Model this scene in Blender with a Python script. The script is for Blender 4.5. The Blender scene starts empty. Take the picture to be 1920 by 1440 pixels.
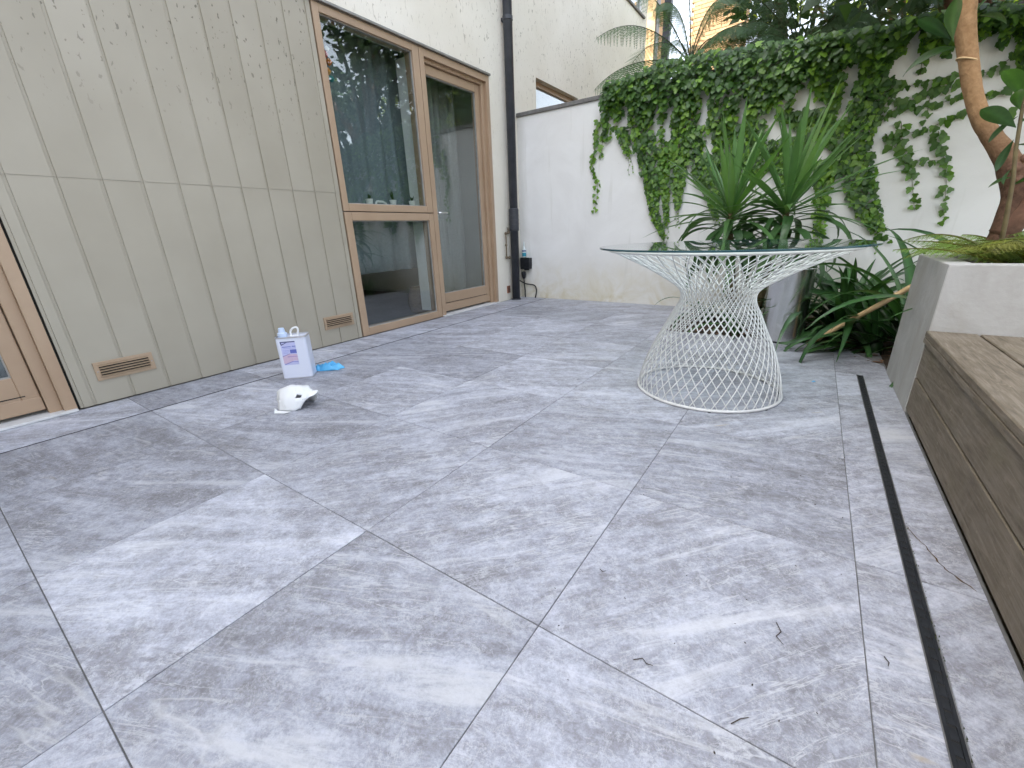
import bpy, bmesh, math, random
from mathutils import Vector, Matrix
R_ = math.radians
random.seed(7)
sc = bpy.context.scene
C = sc.collection

# ------------------------------------------------------------------ camera
cam_d = bpy.data.cameras.new('camera')
cam = bpy.data.objects.new('camera', cam_d); C.objects.link(cam)
CR = ((0.8250929, 0.16474573, -0.54044477), (0.56387652, -0.30032342, 0.7693173), (-0.03556648, -0.93950236, -0.34069097))
m = Matrix.Identity(4)
for i in range(3):
    m[i][0] = CR[i][0]; m[i][1] = -CR[i][1]; m[i][2] = -CR[i][2]
m.translation = (0, 0, 0.83)
cam.matrix_world = m
cam_d.sensor_width = 36.0
cam_d.lens = 785.92 / 1920 * 36
cam_d.clip_start = 0.02; cam_d.clip_end = 400
sc.camera = cam

# ------------------------------------------------------------------ sky, sun, exposure
SUN_EL, SUN_AZ = 48.0, 228.0          # azimuth of the sun, clockwise from +Y
w = bpy.data.worlds.new('World'); sc.world = w; w.use_nodes = True
nt = w.node_tree; nt.nodes.clear()
sky = nt.nodes.new('ShaderNodeTexSky'); sky.sky_type = 'NISHITA'; sky.sun_disc = False
sky.sun_elevation = R_(SUN_EL); sky.sun_rotation = R_(SUN_AZ)
sky.dust_density = 3.0; sky.air_density = 1.0; sky.ozone_density = 1.0
hs = nt.nodes.new('ShaderNodeHueSaturation'); hs.inputs['Saturation'].default_value = 0.42
bg = nt.nodes.new('ShaderNodeBackground'); bg.inputs['Strength'].default_value = 0.15
wo = nt.nodes.new('ShaderNodeOutputWorld')
nt.links.new(sky.outputs[0], hs.inputs['Color']); nt.links.new(hs.outputs[0], bg.inputs['Color']); nt.links.new(bg.outputs[0], wo.inputs['Surface'])
sun_d = bpy.data.lights.new('sun', 'SUN'); sun_d.energy = 3.2; sun_d.angle = R_(0.6); sun_d.color = (1.0, 0.93, 0.82)
sun = bpy.data.objects.new('sun', sun_d); C.objects.link(sun)
az = R_(SUN_AZ); el = R_(SUN_EL)
to_sun = Vector((math.sin(az) * math.cos(el), math.cos(az) * math.cos(el), math.sin(el)))
sun.rotation_euler = to_sun.to_track_quat('Z', 'Y').to_euler()
sun.location = to_sun * 30
sc.view_settings.view_transform = 'Standard'; sc.view_settings.look = 'None'
sc.view_settings.exposure = 2.5; sc.view_settings.gamma = 1.0
sc.cycles.use_denoising = True
sc.cycles.max_bounces = 7; sc.cycles.transparent_max_bounces = 16; sc.cycles.diffuse_bounces = 4; sc.cycles.glossy_bounces = 4
sc.cycles.use_adaptive_sampling = True; sc.cycles.adaptive_threshold = 0.02; sc.cycles.caustics_reflective = False; sc.cycles.caustics_refractive = False

# ------------------------------------------------------------------ helpers
class MB:
    def __init__(s): s.v = []; s.f = []; s.c = []; s.mi = []
    def add(s, vs, fs, col=None, mi=0):
        b = len(s.v); s.v += [tuple(p) for p in vs]
        for f in fs:
            s.f.append(tuple(b + i for i in f)); s.mi.append(mi)
        s.c += [col or (1, 1, 1)] * len(vs)
        return s
    def box(s, x0, x1, y0, y1, z0, z1, mi=0):
        vs = [(x, y, z) for z in (z0, z1) for y in (y0, y1) for x in (x0, x1)]
        return s.add(vs, [(0, 2, 3, 1), (4, 5, 7, 6), (0, 1, 5, 4), (2, 6, 7, 3), (0, 4, 6, 2), (1, 3, 7, 5)], mi=mi)
    def prism(s, poly, z0, z1):
        n = len(poly)
        a = sum(poly[i][0] * poly[(i + 1) % n][1] - poly[(i + 1) % n][0] * poly[i][1] for i in range(n))
        if a < 0: poly = poly[::-1]
        vs = [(x, y, z0) for x, y in poly] + [(x, y, z1) for x, y in poly]
        fs = [tuple(range(n))[::-1], tuple(range(n, 2 * n))] + [(i, (i + 1) % n, n + (i + 1) % n, n + i) for i in range(n)]
        return s.add(vs, fs)
    def tube(s, pts, rad, n=8, cap=True, col=None, mi=0):
        pts = [Vector(p) for p in pts]
        if not hasattr(rad, '__len__'): rad = [rad] * len(pts)
        vs = []; up = None
        for i, p in enumerate(pts):
            t = (pts[min(i + 1, len(pts) - 1)] - pts[max(i - 1, 0)])
            t = t.normalized() if t.length > 1e-9 else Vector((0, 0, 1))
            if up is None:
                up = t.orthogonal().normalized()
            else:
                up = (up - t * up.dot(t)); up = up.normalized() if up.length > 1e-6 else t.orthogonal().normalized()
            q = t.cross(up)
            for k in range(n):
                a = 2 * math.pi * k / n
                vs.append(p + (up * math.cos(a) + q * math.sin(a)) * rad[i])
        fs = []
        for i in range(len(pts) - 1):
            for k in range(n):
                k2 = (k + 1) % n
                fs.append((i * n + k, i * n + k2, (i + 1) * n + k2, (i + 1) * n + k))
        if cap:
            fs.append(tuple(range(n))[::-1]); b = (len(pts) - 1) * n; fs.append(tuple(range(b, b + n)))
        return s.add(vs, fs, col, mi)
    def lathe(s, prof, n=32, cx=0, cy=0, cap0=True, cap1=True, mi=0):
        vs = [(cx + r * math.cos(2 * math.pi * k / n), cy + r * math.sin(2 * math.pi * k / n), z) for r, z in prof for k in range(n)]
        fs = []
        for i in range(len(prof) - 1):
            for k in range(n):
                k2 = (k + 1) % n
                fs.append((i * n + k, i * n + k2, (i + 1) * n + k2, (i + 1) * n + k))
        if cap0: fs.append(tuple(range(n))[::-1])
        if cap1: b = (len(prof) - 1) * n; fs.append(tuple(range(b, b + n)))
        return s.add(vs, fs, mi=mi)
    def mesh(s, name, mats, smooth=False, bevel=0, seg=1, colors=False):
        me = bpy.data.meshes.new(name)
        me.from_pydata(s.v, [], s.f)
        for mt in (mats if isinstance(mats, (list, tuple)) else [mats]): me.materials.append(mt)
        me.polygons.foreach_set('material_index', s.mi)
        if colors:
            ca = me.color_attributes.new('tint', 'FLOAT_COLOR', 'POINT')
            ca.data.foreach_set('color', [x for c in s.c for x in (c[0], c[1], c[2], 1.0)])
        if bevel:
            bm = bmesh.new(); bm.from_mesh(me)
            bmesh.ops.bevel(bm, geom=bm.edges[:], offset=bevel, segments=seg, affect='EDGES', profile=0.6, clamp_overlap=True)
            bm.to_mesh(me); bm.free()
        if smooth is True:
            me.polygons.foreach_set('use_smooth', [True] * len(me.polygons))
        me.update()
        return me
    def build(s, name, mats, parent=None, **kw):
        o = bpy.data.objects.new(name, s.mesh(name, mats, **kw)); C.objects.link(o)
        if parent is not None: o.parent = parent
        return o

def link(name, me, parent=None, loc=(0, 0, 0), rot=(0, 0, 0), scale=(1, 1, 1)):
    o = bpy.data.objects.new(name, me); C.objects.link(o)
    o.location = loc; o.rotation_euler = rot; o.scale = scale
    if parent is not None: o.parent = parent
    return o
def tag(o, label, cat, group=None):
    o['label'] = label; o['category'] = cat
    if group: o['group'] = group
    return o
def thing(name, label, cat, loc=(0, 0, 0), group=None):
    o = bpy.data.objects.new(name, None); C.objects.link(o); o.location = loc; o.empty_display_size = 0.1
    return tag(o, label, cat, group)
def struct(o): o['kind'] = 'structure'; return o
def boxo(name, mat, parent, x0, x1, y0, y1, z0, z1, bevel=0.0):
    """a box with its origin at its centre (so object-space textures differ from piece to piece)"""
    cx, cy, cz = (x0 + x1) / 2, (y0 + y1) / 2, (z0 + z1) / 2
    o = MB().box(x0 - cx, x1 - cx, y0 - cy, y1 - cy, z0 - cz, z1 - cz).build(name, mat, parent, bevel=bevel)
    o.location = Vector((cx, cy, cz)) - (parent.location if parent is not None else Vector())
    return o

# ------------------------------------------------------------------ materials
def N(nt, t, **kw):
    n = nt.nodes.new('ShaderNode' + t)
    for k, v in kw.items():
        if k.startswith('_'): setattr(n, k[1:], v)
        else:
            n.inputs[int(k[1:]) if k[0] == 'i' and k[1:].isdigit() else k.replace('__', ' ')].default_value = v
    return n
def base_mat(name, color=(0.5, 0.5, 0.5), rough=0.6, metal=0.0, spec=0.5):
    m = bpy.data.materials.new(name); m.use_nodes = True
    p = m.node_tree.nodes['Principled BSDF']
    p.inputs['Base Color'].default_value = (*color, 1); p.inputs['Roughness'].default_value = rough
    p.inputs['Metallic'].default_value = metal; p.inputs['Specular IOR Level'].default_value = spec
    return m, m.node_tree, p
def ramp(nt, stops, interp='LINEAR'):
    r = nt.nodes.new('ShaderNodeValToRGB'); r.color_ramp.interpolation = interp
    e = r.color_ramp.elements
    while len(e) < len(stops): e.new(0.5)
    for i, (pos, c) in enumerate(stops):
        e[i].position = pos; e[i].color = (*c, 1) if hasattr(c, '__len__') else (c, c, c, 1)
    return r
def mixc(nt, fac, a, b, blend='MIX'):
    n = nt.nodes.new('ShaderNodeMix'); n.data_type = 'RGBA'; n.blend_type = blend
    for sock, v in ((n.inputs[0], fac), (n.inputs[6], a), (n.inputs[7], b)):
        if hasattr(v, 'is_linked') or hasattr(v, 'links'): nt.links.new(v, sock)
        elif hasattr(v, '__len__'): sock.default_value = (*v, 1)
        else: sock.default_value = v
    return n.outputs[2]
def math_(nt, op, a, b=None):
    n = nt.nodes.new('ShaderNodeMath'); n.operation = op
    for i, v in enumerate((a, b)):
        if v is None: continue
        if hasattr(v, 'links'): nt.links.new(v, n.inputs[i])
        else: n.inputs[i].default_value = v
    return n.outputs[0]
def coords(nt, kind='Object', scale=(1, 1, 1), rot=None, per_object=0.0):
    tc = nt.nodes.new('ShaderNodeTexCoord'); out = tc.outputs[kind]
    if per_object:
        oi = nt.nodes.new('ShaderNodeObjectInfo')
        vm = nt.nodes.new('ShaderNodeVectorMath'); vm.operation = 'MULTIPLY_ADD'
        cb = nt.nodes.new('ShaderNodeCombineXYZ')
        nt.links.new(oi.outputs['Random'], cb.inputs[0]); nt.links.new(oi.outputs['Random'], cb.inputs[1]); nt.links.new(oi.outputs['Random'], cb.inputs[2])
        nt.links.new(cb.outputs[0], vm.inputs[0]); vm.inputs[1].default_value = (per_object, per_object * 1.7, per_object * 0.6); nt.links.new(out, vm.inputs[2])
        out = vm.outputs[0]
    mp = nt.nodes.new('ShaderNodeMapping'); mp.inputs['Scale'].default_value = scale
    if rot: mp.inputs['Rotation'].default_value = rot
    nt.links.new(out, mp.inputs[0])
    return mp.outputs[0]
def noise(nt, vec, scale=5, detail=4, rough=0.55, dist=0.0):
    n = nt.nodes.new('ShaderNodeTexNoise'); n.inputs['Scale'].default_value = scale; n.inputs['Detail'].default_value = detail
    n.inputs['Roughness'].default_value = rough; n.inputs['Distortion'].default_value = dist
    nt.links.new(vec, n.inputs['Vector']); return n.outputs['Fac']
def bump(nt, p, h, strength=0.3, dist=0.01):
    b = nt.nodes.new('ShaderNodeBump'); b.inputs['Strength'].default_value = strength; b.inputs['Distance'].default_value = dist
    nt.links.new(h, b.inputs['Height']); nt.links.new(b.outputs[0], p.inputs['Normal'])

def mat_tile():
    m, nt, p = base_mat('quartzite_tile', rough=0.5)
    L = nt.links
    tc = nt.nodes.new('ShaderNodeTexCoord'); oi = nt.nodes.new('ShaderNodeObjectInfo')
    cb = nt.nodes.new('ShaderNodeCombineXYZ')
    for i, k in enumerate((31.0, 57.0, 13.0)): L.new(math_(nt, 'MULTIPLY', oi.outputs['Random'], k), cb.inputs[i])
    ad = nt.nodes.new('ShaderNodeVectorMath'); L.new(tc.outputs['Object'], ad.inputs[0]); L.new(cb.outputs[0], ad.inputs[1])
    P = ad.outputs[0]
    ang = math_(nt, 'FRACT', math_(nt, 'MULTIPLY', oi.outputs['Random'], 7.31))
    ang = math_(nt, 'SUBTRACT', math_(nt, 'MULTIPLY', ang, -0.75), 0.15)
    rot = nt.nodes.new('ShaderNodeVectorRotate'); rot.rotation_type = 'Z_AXIS'; L.new(P, rot.inputs['Vector']); L.new(ang, rot.inputs['Angle'])
    st = nt.nodes.new('ShaderNodeMapping'); st.inputs['Scale'].default_value = (1.0, 6.5, 1.0); L.new(rot.outputs[0], st.inputs[0])
    st2 = nt.nodes.new('ShaderNodeMapping'); st2.inputs['Scale'].default_value = (9, 17.0, 1.0); L.new(rot.outputs[0], st2.inputs[0])
    clouds = noise(nt, P, 2.6, 7, 0.62, 0.5)
    streak = noise(nt, st.outputs[0], 1.3, 8, 0.66, 0.7)
    slate = noise(nt, st2.outputs[0], 2.4, 6, 0.75, 0.3)
    speck = noise(nt, P, 120, 3, 0.85)
    blot = noise(nt, P, 11, 7, 0.84, 0.35)
    def dev(x, k): return math_(nt, 'MULTIPLY', math_(nt, 'SUBTRACT', x, 0.5), k)
    h = math_(nt, 'ADD', dev(clouds, 0.50), dev(streak, 0.85))
    h = math_(nt, 'ADD', h, dev(blot, 0.62))
    h = math_(nt, 'ADD', h, dev(speck, 0.45))
    h = math_(nt, 'ADD', math_(nt, 'ADD', h, dev(slate, 0.62)), 0.5)
    cr = ramp(nt, [(0.28, (0.190, 0.188, 0.205)), (0.42, (0.272, 0.275, 0.308)), (0.54, (0.360, 0.372, 0.428)), (0.74, (0.53, 0.548, 0.615))])
    L.new(h, cr.inputs[0]); col = cr.outputs[0]
    # crisp-edged darker patches and a pale crackle, as on riven quartzite
    pt = ramp(nt, [(0.525, 0.0), (0.575, 1.0)]); L.new(noise(nt, P, 5.0, 8, 0.82, 0.4), pt.inputs[0])
    col = mixc(nt, math_(nt, 'MULTIPLY', pt.outputs[0], 0.30), col, (0.225, 0.22, 0.232))
    pl2 = ramp(nt, [(0.56, 0.0), (0.60, 1.0)]); L.new(noise(nt, P, 19, 6, 0.86, 0.3), pl2.inputs[0])
    col = mixc(nt, math_(nt, 'MULTIPLY', pl2.outputs[0], 0.45), col, (0.56, 0.575, 0.62))
    # pale bedding streaks and thin quartz veins
    sv = ramp(nt, [(0.57, 0.0), (0.66, 1.0)]); L.new(streak, sv.inputs[0])
    amt = math_(nt, 'FRACT', math_(nt, 'MULTIPLY', oi.outputs['Random'], 11.3))
    col = mixc(nt, math_(nt, 'MULTIPLY', sv.outputs[0], math_(nt, 'MULTIPLY', amt, 0.75)), col, (0.58, 0.585, 0.60))
    st3 = nt.nodes.new('ShaderNodeMapping'); st3.inputs['Scale'].default_value = (2.4, 20.0, 1.0); L.new(rot.outputs[0], st3.inputs[0])
    fv = ramp(nt, [(0.0, 1.0), (0.020, 0.0)]); L.new(math_(nt, 'ABSOLUTE', math_(nt, 'SUBTRACT', noise(nt, st3.outputs[0], 1.2, 5, 0.6, 0.6), 0.5)), fv.inputs[0])
    g3 = ramp(nt, [(0.46, 0.0), (0.60, 1.0)]); L.new(noise(nt, P, 3.2, 4), g3.inputs[0])
    col = mixc(nt, math_(nt, 'MULTIPLY', math_(nt, 'MULTIPLY', fv.outputs[0], g3.outputs[0]), 0.65), col, (0.60, 0.61, 0.635))
    vn = noise(nt, st.outputs[0], 0.7, 4, 0.5, 0.5)
    vr = ramp(nt, [(0.0, 1.0), (0.009, 0.0)]); L.new(math_(nt, 'ABSOLUTE', math_(nt, 'SUBTRACT', vn, 0.47)), vr.inputs[0])
    gate = ramp(nt, [(0.50, 0.0), (0.62, 1.0)]); L.new(noise(nt, P, 4.0, 3), gate.inputs[0])
    col = mixc(nt, math_(nt, 'MULTIPLY', math_(nt, 'MULTIPLY', vr.outputs[0], gate.outputs[0]), 0.45), col, (0.62, 0.62, 0.63))
    wv = noise(nt, P, 17, 6, 0.75, 0.5)
    wr = ramp(nt, [(0.0, 1.0), (0.022, 0.0)]); L.new(math_(nt, 'ABSOLUTE', math_(nt, 'SUBTRACT', wv, 0.5)), wr.inputs[0])
    col = mixc(nt, math_(nt, 'MULTIPLY', wr.outputs[0], 0.38), col, (0.6, 0.605, 0.63))
    # a few ochre iron stains
    og = ramp(nt, [(0.735, 0.0), (0.77, 1.0)]); L.new(noise(nt, st.outputs[0], 2.3, 3, 0.5, 0.5), og.inputs[0])
    col = mixc(nt, math_(nt, 'MULTIPLY', og.outputs[0], 0.55), col, (0.50, 0.40, 0.24))
    tone = math_(nt, 'ADD', math_(nt, 'MULTIPLY', math_(nt, 'FRACT', math_(nt, 'MULTIPLY', oi.outputs['Random'], 3.7)), 0.32), 0.80)
    hv = nt.nodes.new('ShaderNodeHueSaturation'); L.new(tone, hv.inputs['Value']); L.new(col, hv.inputs['Color'])
    L.new(hv.outputs[0], p.inputs['Base Color'])
    rr = ramp(nt, [(0.3, 0.42), (0.7, 0.62)]); L.new(blot, rr.inputs[0]); L.new(rr.outputs[0], p.inputs['Roughness'])
    bump(nt, p, math_(nt, 'ADD', slate, math_(nt, 'MULTIPLY', blot, 0.6)), 0.35, 0.004)
    return m

def mat_render():
    m, nt, p = base_mat('cream_render', rough=0.9, spec=0.2)
    v = coords(nt); L = nt.links
    big = noise(nt, v, 1.2, 5); fine = noise(nt, v, 60, 3)
    col = ramp(nt, [(0.3, (0.72, 0.675, 0.575)), (0.7, (0.82, 0.78, 0.69))]); L.new(big, col.inputs[0])
    vs = coords(nt, scale=(1, 1, 0.35))
    fl = ramp(nt, [(0.625, 0.0), (0.68, 1.0)]); L.new(noise(nt, vs, 46, 3, 0.5, 0.9), fl.inputs[0])
    # grime flecks lie above the door heads and thin out lower down
    sx = nt.nodes.new('ShaderNodeSeparateXYZ'); tc = nt.nodes.new('ShaderNodeTexCoord'); L.new(tc.outputs['Object'], sx.inputs[0])
    hz = ramp(nt, [(0.14, 0.06), (0.30, 1.0)]); L.new(math_(nt, 'MULTIPLY', sx.outputs[2], 0.1), hz.inputs[0])
    g = ramp(nt, [(0.38, 0.0), (0.62, 1.0)]); L.new(noise(nt, v, 1.7, 3), g.inputs[0])
    f = math_(nt, 'MULTIPLY', math_(nt, 'MULTIPLY', fl.outputs[0], hz.outputs[0]), math_(nt, 'ADD', math_(nt, 'MULTIPLY', g.outputs[0], 0.7), 0.25))
    c = mixc(nt, f, col.outputs[0], (0.24, 0.20, 0.14))
    L.new(c, p.inputs['Base Color'])
    bump(nt, p, math_(nt, 'SUBTRACT', fine, math_(nt, 'MULTIPLY', f, 0.8)), 0.35, 0.006)
    return m
def mat_white_wall():
    m, nt, p = base_mat('white_garden_wall', rough=0.88, spec=0.25)
    v = coords(nt); L = nt.links
    col = ramp(nt, [(0.3, (0.735, 0.725, 0.695)), (0.65, (0.83, 0.825, 0.80))]); L.new(noise(nt, v, 1.6, 6, 0.6, 0.5), col.inputs[0])
    sx = nt.nodes.new('ShaderNodeSeparateXYZ'); tc = nt.nodes.new('ShaderNodeTexCoord'); L.new(tc.outputs['Object'], sx.inputs[0])
    lo = ramp(nt, [(0.02, 1.0), (0.55, 0.0)]); L.new(sx.outputs[2], lo.inputs[0])
    pat = ramp(nt, [(0.42, 0.0), (0.68, 1.0)]); L.new(noise(nt, v, 3.5, 6, 0.65, 0.8), pat.inputs[0])
    c = mixc(nt, math_(nt, 'MULTIPLY', math_(nt, 'MULTIPLY', lo.outputs[0], math_(nt, 'ADD', pat.outputs[0], 0.35)), 0.85), col.outputs[0], (0.62, 0.56, 0.40))
    sp = ramp(nt, [(0.70, 0.0), (0.76, 1.0)]); L.new(noise(nt, v, 45, 3), sp.inputs[0])
    c = mixc(nt, math_(nt, 'MULTIPLY', math_(nt, 'MULTIPLY', sp.outputs[0], pat.outputs[0]), 0.6), c, (0.42, 0.40, 0.33))
    vs = coords(nt, scale=(6, 6, 0.5))
    ds = ramp(nt, [(0.62, 0.0), (0.8, 1.0)]); L.new(noise(nt, vs, 2.0, 4), ds.inputs[0])
    c = mixc(nt, math_(nt, 'MULTIPLY', ds.outputs[0], 0.4), c, (0.55, 0.54, 0.48))
    L.new(c, p.inputs['Base Color'])
    bump(nt, p, math_(nt, 'ADD', noise(nt, v, 9, 4), math_(nt, 'MULTIPLY', noise(nt, v, 110, 2), 0.3)), 0.25, 0.01)
    return m
def mat_clad():
    m, nt, p = base_mat('olive_metal_cladding', rough=0.42, spec=0.5)
    v = coords(nt, per_object=9.0); L = nt.links
    col = ramp(nt, [(0.3, (0.342, 0.308, 0.240)), (0.7, (0.398, 0.362, 0.290))]); L.new(noise(nt, v, 1.4, 4), col.inputs[0])
    vs = coords(nt, scale=(1, 1.0, 0.55), per_object=9.0)
    fl = ramp(nt, [(0.66, 0.0), (0.69, 1.0)]); L.new(noise(nt, vs, 48, 2, 0.5, 0.2), fl.inputs[0])
    tc = nt.nodes.new('ShaderNodeTexCoord'); sx = nt.nodes.new('ShaderNodeSeparateXYZ')
    geo = nt.nodes.new('ShaderNodeNewGeometry'); L.new(geo.outputs['Position'], sx.inputs[0])
    hz = ramp(nt, [(0.56, 0.0), (0.80, 1.0)]); L.new(math_(nt, 'MULTIPLY', sx.outputs[2], 0.4), hz.inputs[0])
    c = mixc(nt, math_(nt, 'MULTIPLY', math_(nt, 'MULTIPLY', fl.outputs[0], hz.outputs[0]), 0.8), col.outputs[0], (0.10, 0.09, 0.06))
    L.new(c, p.inputs['Base Color'])
    rr = ramp(nt, [(0.3, 0.36), (0.7, 0.5)]); L.new(noise(nt, v, 3, 4), rr.inputs[0]); L.new(rr.outputs[0], p.inputs['Roughness'])
    bump(nt, p, noise(nt, v, 2.5, 3), 0.07, 0.01)
    return m
def mat_frame():
    m, nt, p = base_mat('bronze_frame_paint', rough=0.42)
    v = coords(nt); L = nt.links
    col = ramp(nt, [(0.3, (0.37, 0.255, 0.165)), (0.7, (0.42, 0.30, 0.20))]); L.new(noise(nt, v, 3, 5), col.inputs[0]); L.new(col.outputs[0], p.inputs['Base Color'])
    bump(nt, p, noise(nt, v, 70, 3), 0.06, 0.003)
    return m
def mat_wood():
    m, nt, p = base_mat('weathered_hardwood', rough=0.7, spec=0.3)
    L = nt.links
    v = coords(nt, scale=(26, 2.2, 26), per_object=11.0); v2 = coords(nt, per_object=11.0)
    g = noise(nt, v, 3.0, 7, 0.65, 0.8)
    col = ramp(nt, [(0.28, (0.080, 0.064, 0.045)), (0.5, (0.145, 0.118, 0.084)), (0.72, (0.225, 0.190, 0.145))]); L.new(g, col.inputs[0])
    gr = ramp(nt, [(0.45, 0.0), (0.7, 1.0)]); L.new(noise(nt, v2, 5, 6, 0.7, 0.6), gr.inputs[0])
    c = mixc(nt, math_(nt, 'MULTIPLY', gr.outputs[0], 0.5), col.outputs[0], (0.235, 0.205, 0.165))
    sp = ramp(nt, [(0.66, 0.0), (0.74, 1.0)]); L.new(noise(nt, v2, 42, 4, 0.6), sp.inputs[0])
    c = mixc(nt, math_(nt, 'MULTIPLY', sp.outputs[0], 0.5), c, (0.36, 0.31, 0.22))
    gn = ramp(nt, [(0.55, 0.0), (0.72, 1.0)]); L.new(noise(nt, v2, 2.2, 4), gn.inputs[0])
    c = mixc(nt, math_(nt, 'MULTIPLY', gn.outputs[0], 0.35), c, (0.13, 0.12, 0.05))
    L.new(c, p.inputs['Base Color'])
    bump(nt, p, g, 0.35, 0.004)
    return m
def mat_noise(name, a, b, scale=8, rough=0.7, bmp=0.2, metal=0.0, spec=0.4, dist=0.01, per=0.0, detail=5):
    m, nt, p = base_mat(name, rough=rough, metal=metal, spec=spec)
    v = coords(nt, per_object=per); n = noise(nt, v, scale, detail, 0.6)
    r = ramp(nt, [(0.3, a), (0.7, b)]); nt.links.new(n, r.inputs[0]); nt.links.new(r.outputs[0], p.inputs['Base Color'])
    if bmp: bump(nt, p, n, bmp, dist)
    return m
def mat_leaf(name, a, b, rough=0.45, trans=0.3, use_tint=True, stripe=False, tcol=None, far=False):
    m = bpy.data.materials.new(name); m.use_nodes = True; nt = m.node_tree; L = nt.links
    p = nt.nodes['Principled BSDF']; p.inputs['Roughness'].default_value = rough
    oi = nt.nodes.new('ShaderNodeObjectInfo'); v = coords(nt, per_object=7.0)
    f = math_(nt, 'ADD', math_(nt, 'MULTIPLY', noise(nt, v, 12, 0 if far else 2), 0.5), math_(nt, 'MULTIPLY', oi.outputs['Random'], 0.5))
    r = ramp(nt, [(0.2, a), (0.8, b)]); L.new(f, r.inputs[0]); col = r.outputs[0]
    if use_tint:
        at = nt.nodes.new('ShaderNodeVertexColor'); at.layer_name = 'tint'
        col = mixc(nt, 1.0, col, at.outputs[0], 'MULTIPLY')
    L.new(col, p.inputs['Base Color'])
    tr = nt.nodes.new('ShaderNodeBsdfTranslucent')
    L.new(mixc(nt, 1.0, col, tcol or (1.6, 1.7, 0.7), 'MULTIPLY'), tr.inputs['Color'])
    mx = nt.nodes.new('ShaderNodeMixShader'); mx.inputs[0].default_value = trans
    L.new(p.outputs[0], mx.inputs[1]); L.new(tr.outputs[0], mx.inputs[2])
    L.new(mx.outputs[0], nt.nodes['Material Output'].inputs['Surface'])
    if not far: bump(nt, p, noise(nt, v, 25, 1), 0.15, 0.004)
    return m
def mat_glass(name, tint=(0.9, 0.95, 0.93), boost=1.6, rough=0.0, ior=1.5):
    m = bpy.data.materials.new(name); m.use_nodes = True; nt = m.node_tree; L = nt.links
    nt.nodes.remove(nt.nodes['Principled BSDF'])
    tb = nt.nodes.new('ShaderNodeBsdfTransparent'); tb.inputs[0].default_value = (*tint, 1)
    gl = nt.nodes.new('ShaderNodeBsdfGlossy'); gl.inputs['Roughness'].default_value = rough; gl.inputs[0].default_value = (1, 1, 1, 1)
    lw = nt.nodes.new('ShaderNodeLayerWeight')      # Schlick reflectance, the same from both faces of the pane
    r0 = ((ior - 1) / (ior + 1)) ** 2
    fr = math_(nt, 'ADD', math_(nt, 'MULTIPLY', math_(nt, 'POWER', lw.outputs['Facing'], 5.0), 1 - r0), r0)
    mx = nt.nodes.new('ShaderNodeMixShader')
    b = math_(nt, 'MINIMUM', math_(nt, 'MULTIPLY', fr, boost), 1.0)
    L.new(b, mx.inputs[0]); L.new(tb.outputs[0], mx.inputs[1]); L.new(gl.outputs[0], mx.inputs[2])
    L.new(mx.outputs[0], nt.nodes['Material Output'].inputs['Surface'])
    return m

M = {}
M['tile'] = mat_tile(); M['render'] = mat_render(); M['wall'] = mat_white_wall(); M['clad'] = mat_clad(); M['frame'] = mat_frame(); M['wood'] = mat_wood()
M['grout'] = mat_noise('dark_grout', (0.13, 0.128, 0.125), (0.19, 0.186, 0.18), 40, 0.95)
M['ground'] = mat_noise('earth', (0.10, 0.08, 0.055), (0.17, 0.14, 0.10), 3, 0.95)
M['soil'] = mat_noise('garden_soil', (0.035, 0.026, 0.018), (0.10, 0.07, 0.045), 30, 0.95, 0.8, dist=0.03)
def mat_concrete():
    m, nt, p = base_mat('grey_concrete', rough=0.85, spec=0.25)
    v = coords(nt); L = nt.links
    col = ramp(nt, [(0.3, (0.33, 0.322, 0.303)), (0.7, (0.44, 0.437, 0.425))]); L.new(noise(nt, v, 4, 9, 0.65, 0.8), col.inputs[0])
    stn = ramp(nt, [(0.52, 0.0), (0.72, 1.0)]); L.new(noise(nt, coords(nt, scale=(2.2, 2.2, 0.8)), 2.2, 5, 0.6, 0.5), stn.inputs[0])
    c = mixc(nt, math_(nt, 'MULTIPLY', stn.outputs[0], 0.4), col.outputs[0], (0.28, 0.25, 0.19))
    pit = ramp(nt, [(0.70, 0.0), (0.74, 1.0)]); L.new(noise(nt, v, 38, 4, 0.6), pit.inputs[0])
    c = mixc(nt, math_(nt, 'MULTIPLY', pit.outputs[0], 0.6), c, (0.16, 0.15, 0.14))
    L.new(c, p.inputs['Base Color'])
    bump(nt, p, math_(nt, 'SUBTRACT', noise(nt, v, 45, 4), pit.outputs[0]), 0.3, 0.006)
    return m
M['concrete'] = mat_concrete()
M['coping'] = mat_noise('lead_grey_coping', (0.13, 0.125, 0.115), (0.22, 0.21, 0.20), 12, 0.8, 0.3)
M['black'] = mat_noise('black_plastic', (0.010, 0.011, 0.013), (0.022, 0.024, 0.028), 20, 0.5, 0.1, spec=0.3)
M['pipe'] = mat_noise('anthracite_pipe', (0.028, 0.031, 0.038), (0.05, 0.053, 0.062), 9, 0.38, 0.05)
M['gap'] = mat_noise('gap_shade_backing', (0.015, 0.014, 0.012), (0.03, 0.028, 0.025), 20, 0.8, 0)  # near-black for dark backings and for the shade in gaps and openings
M['steel'] = mat_noise('brushed_steel', (0.68, 0.68, 0.68), (0.80, 0.80, 0.79), 6, 0.24, 0.0, metal=1.0)
M['wire'] = mat_noise('white_coated_wire', (0.62, 0.62, 0.605), (0.72, 0.72, 0.705), 20, 0.4, 0.0)
M['alu'] = mat_noise('pale_threshold', (0.55, 0.55, 0.54), (0.68, 0.68, 0.67), 20, 0.5, 0.05)
M['glass'] = mat_glass('window_glass', (0.92, 0.95, 0.94), 2.0)
M['table_glass'] = mat_glass('table_glass', (0.93, 0.975, 0.955), 1.0)
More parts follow.
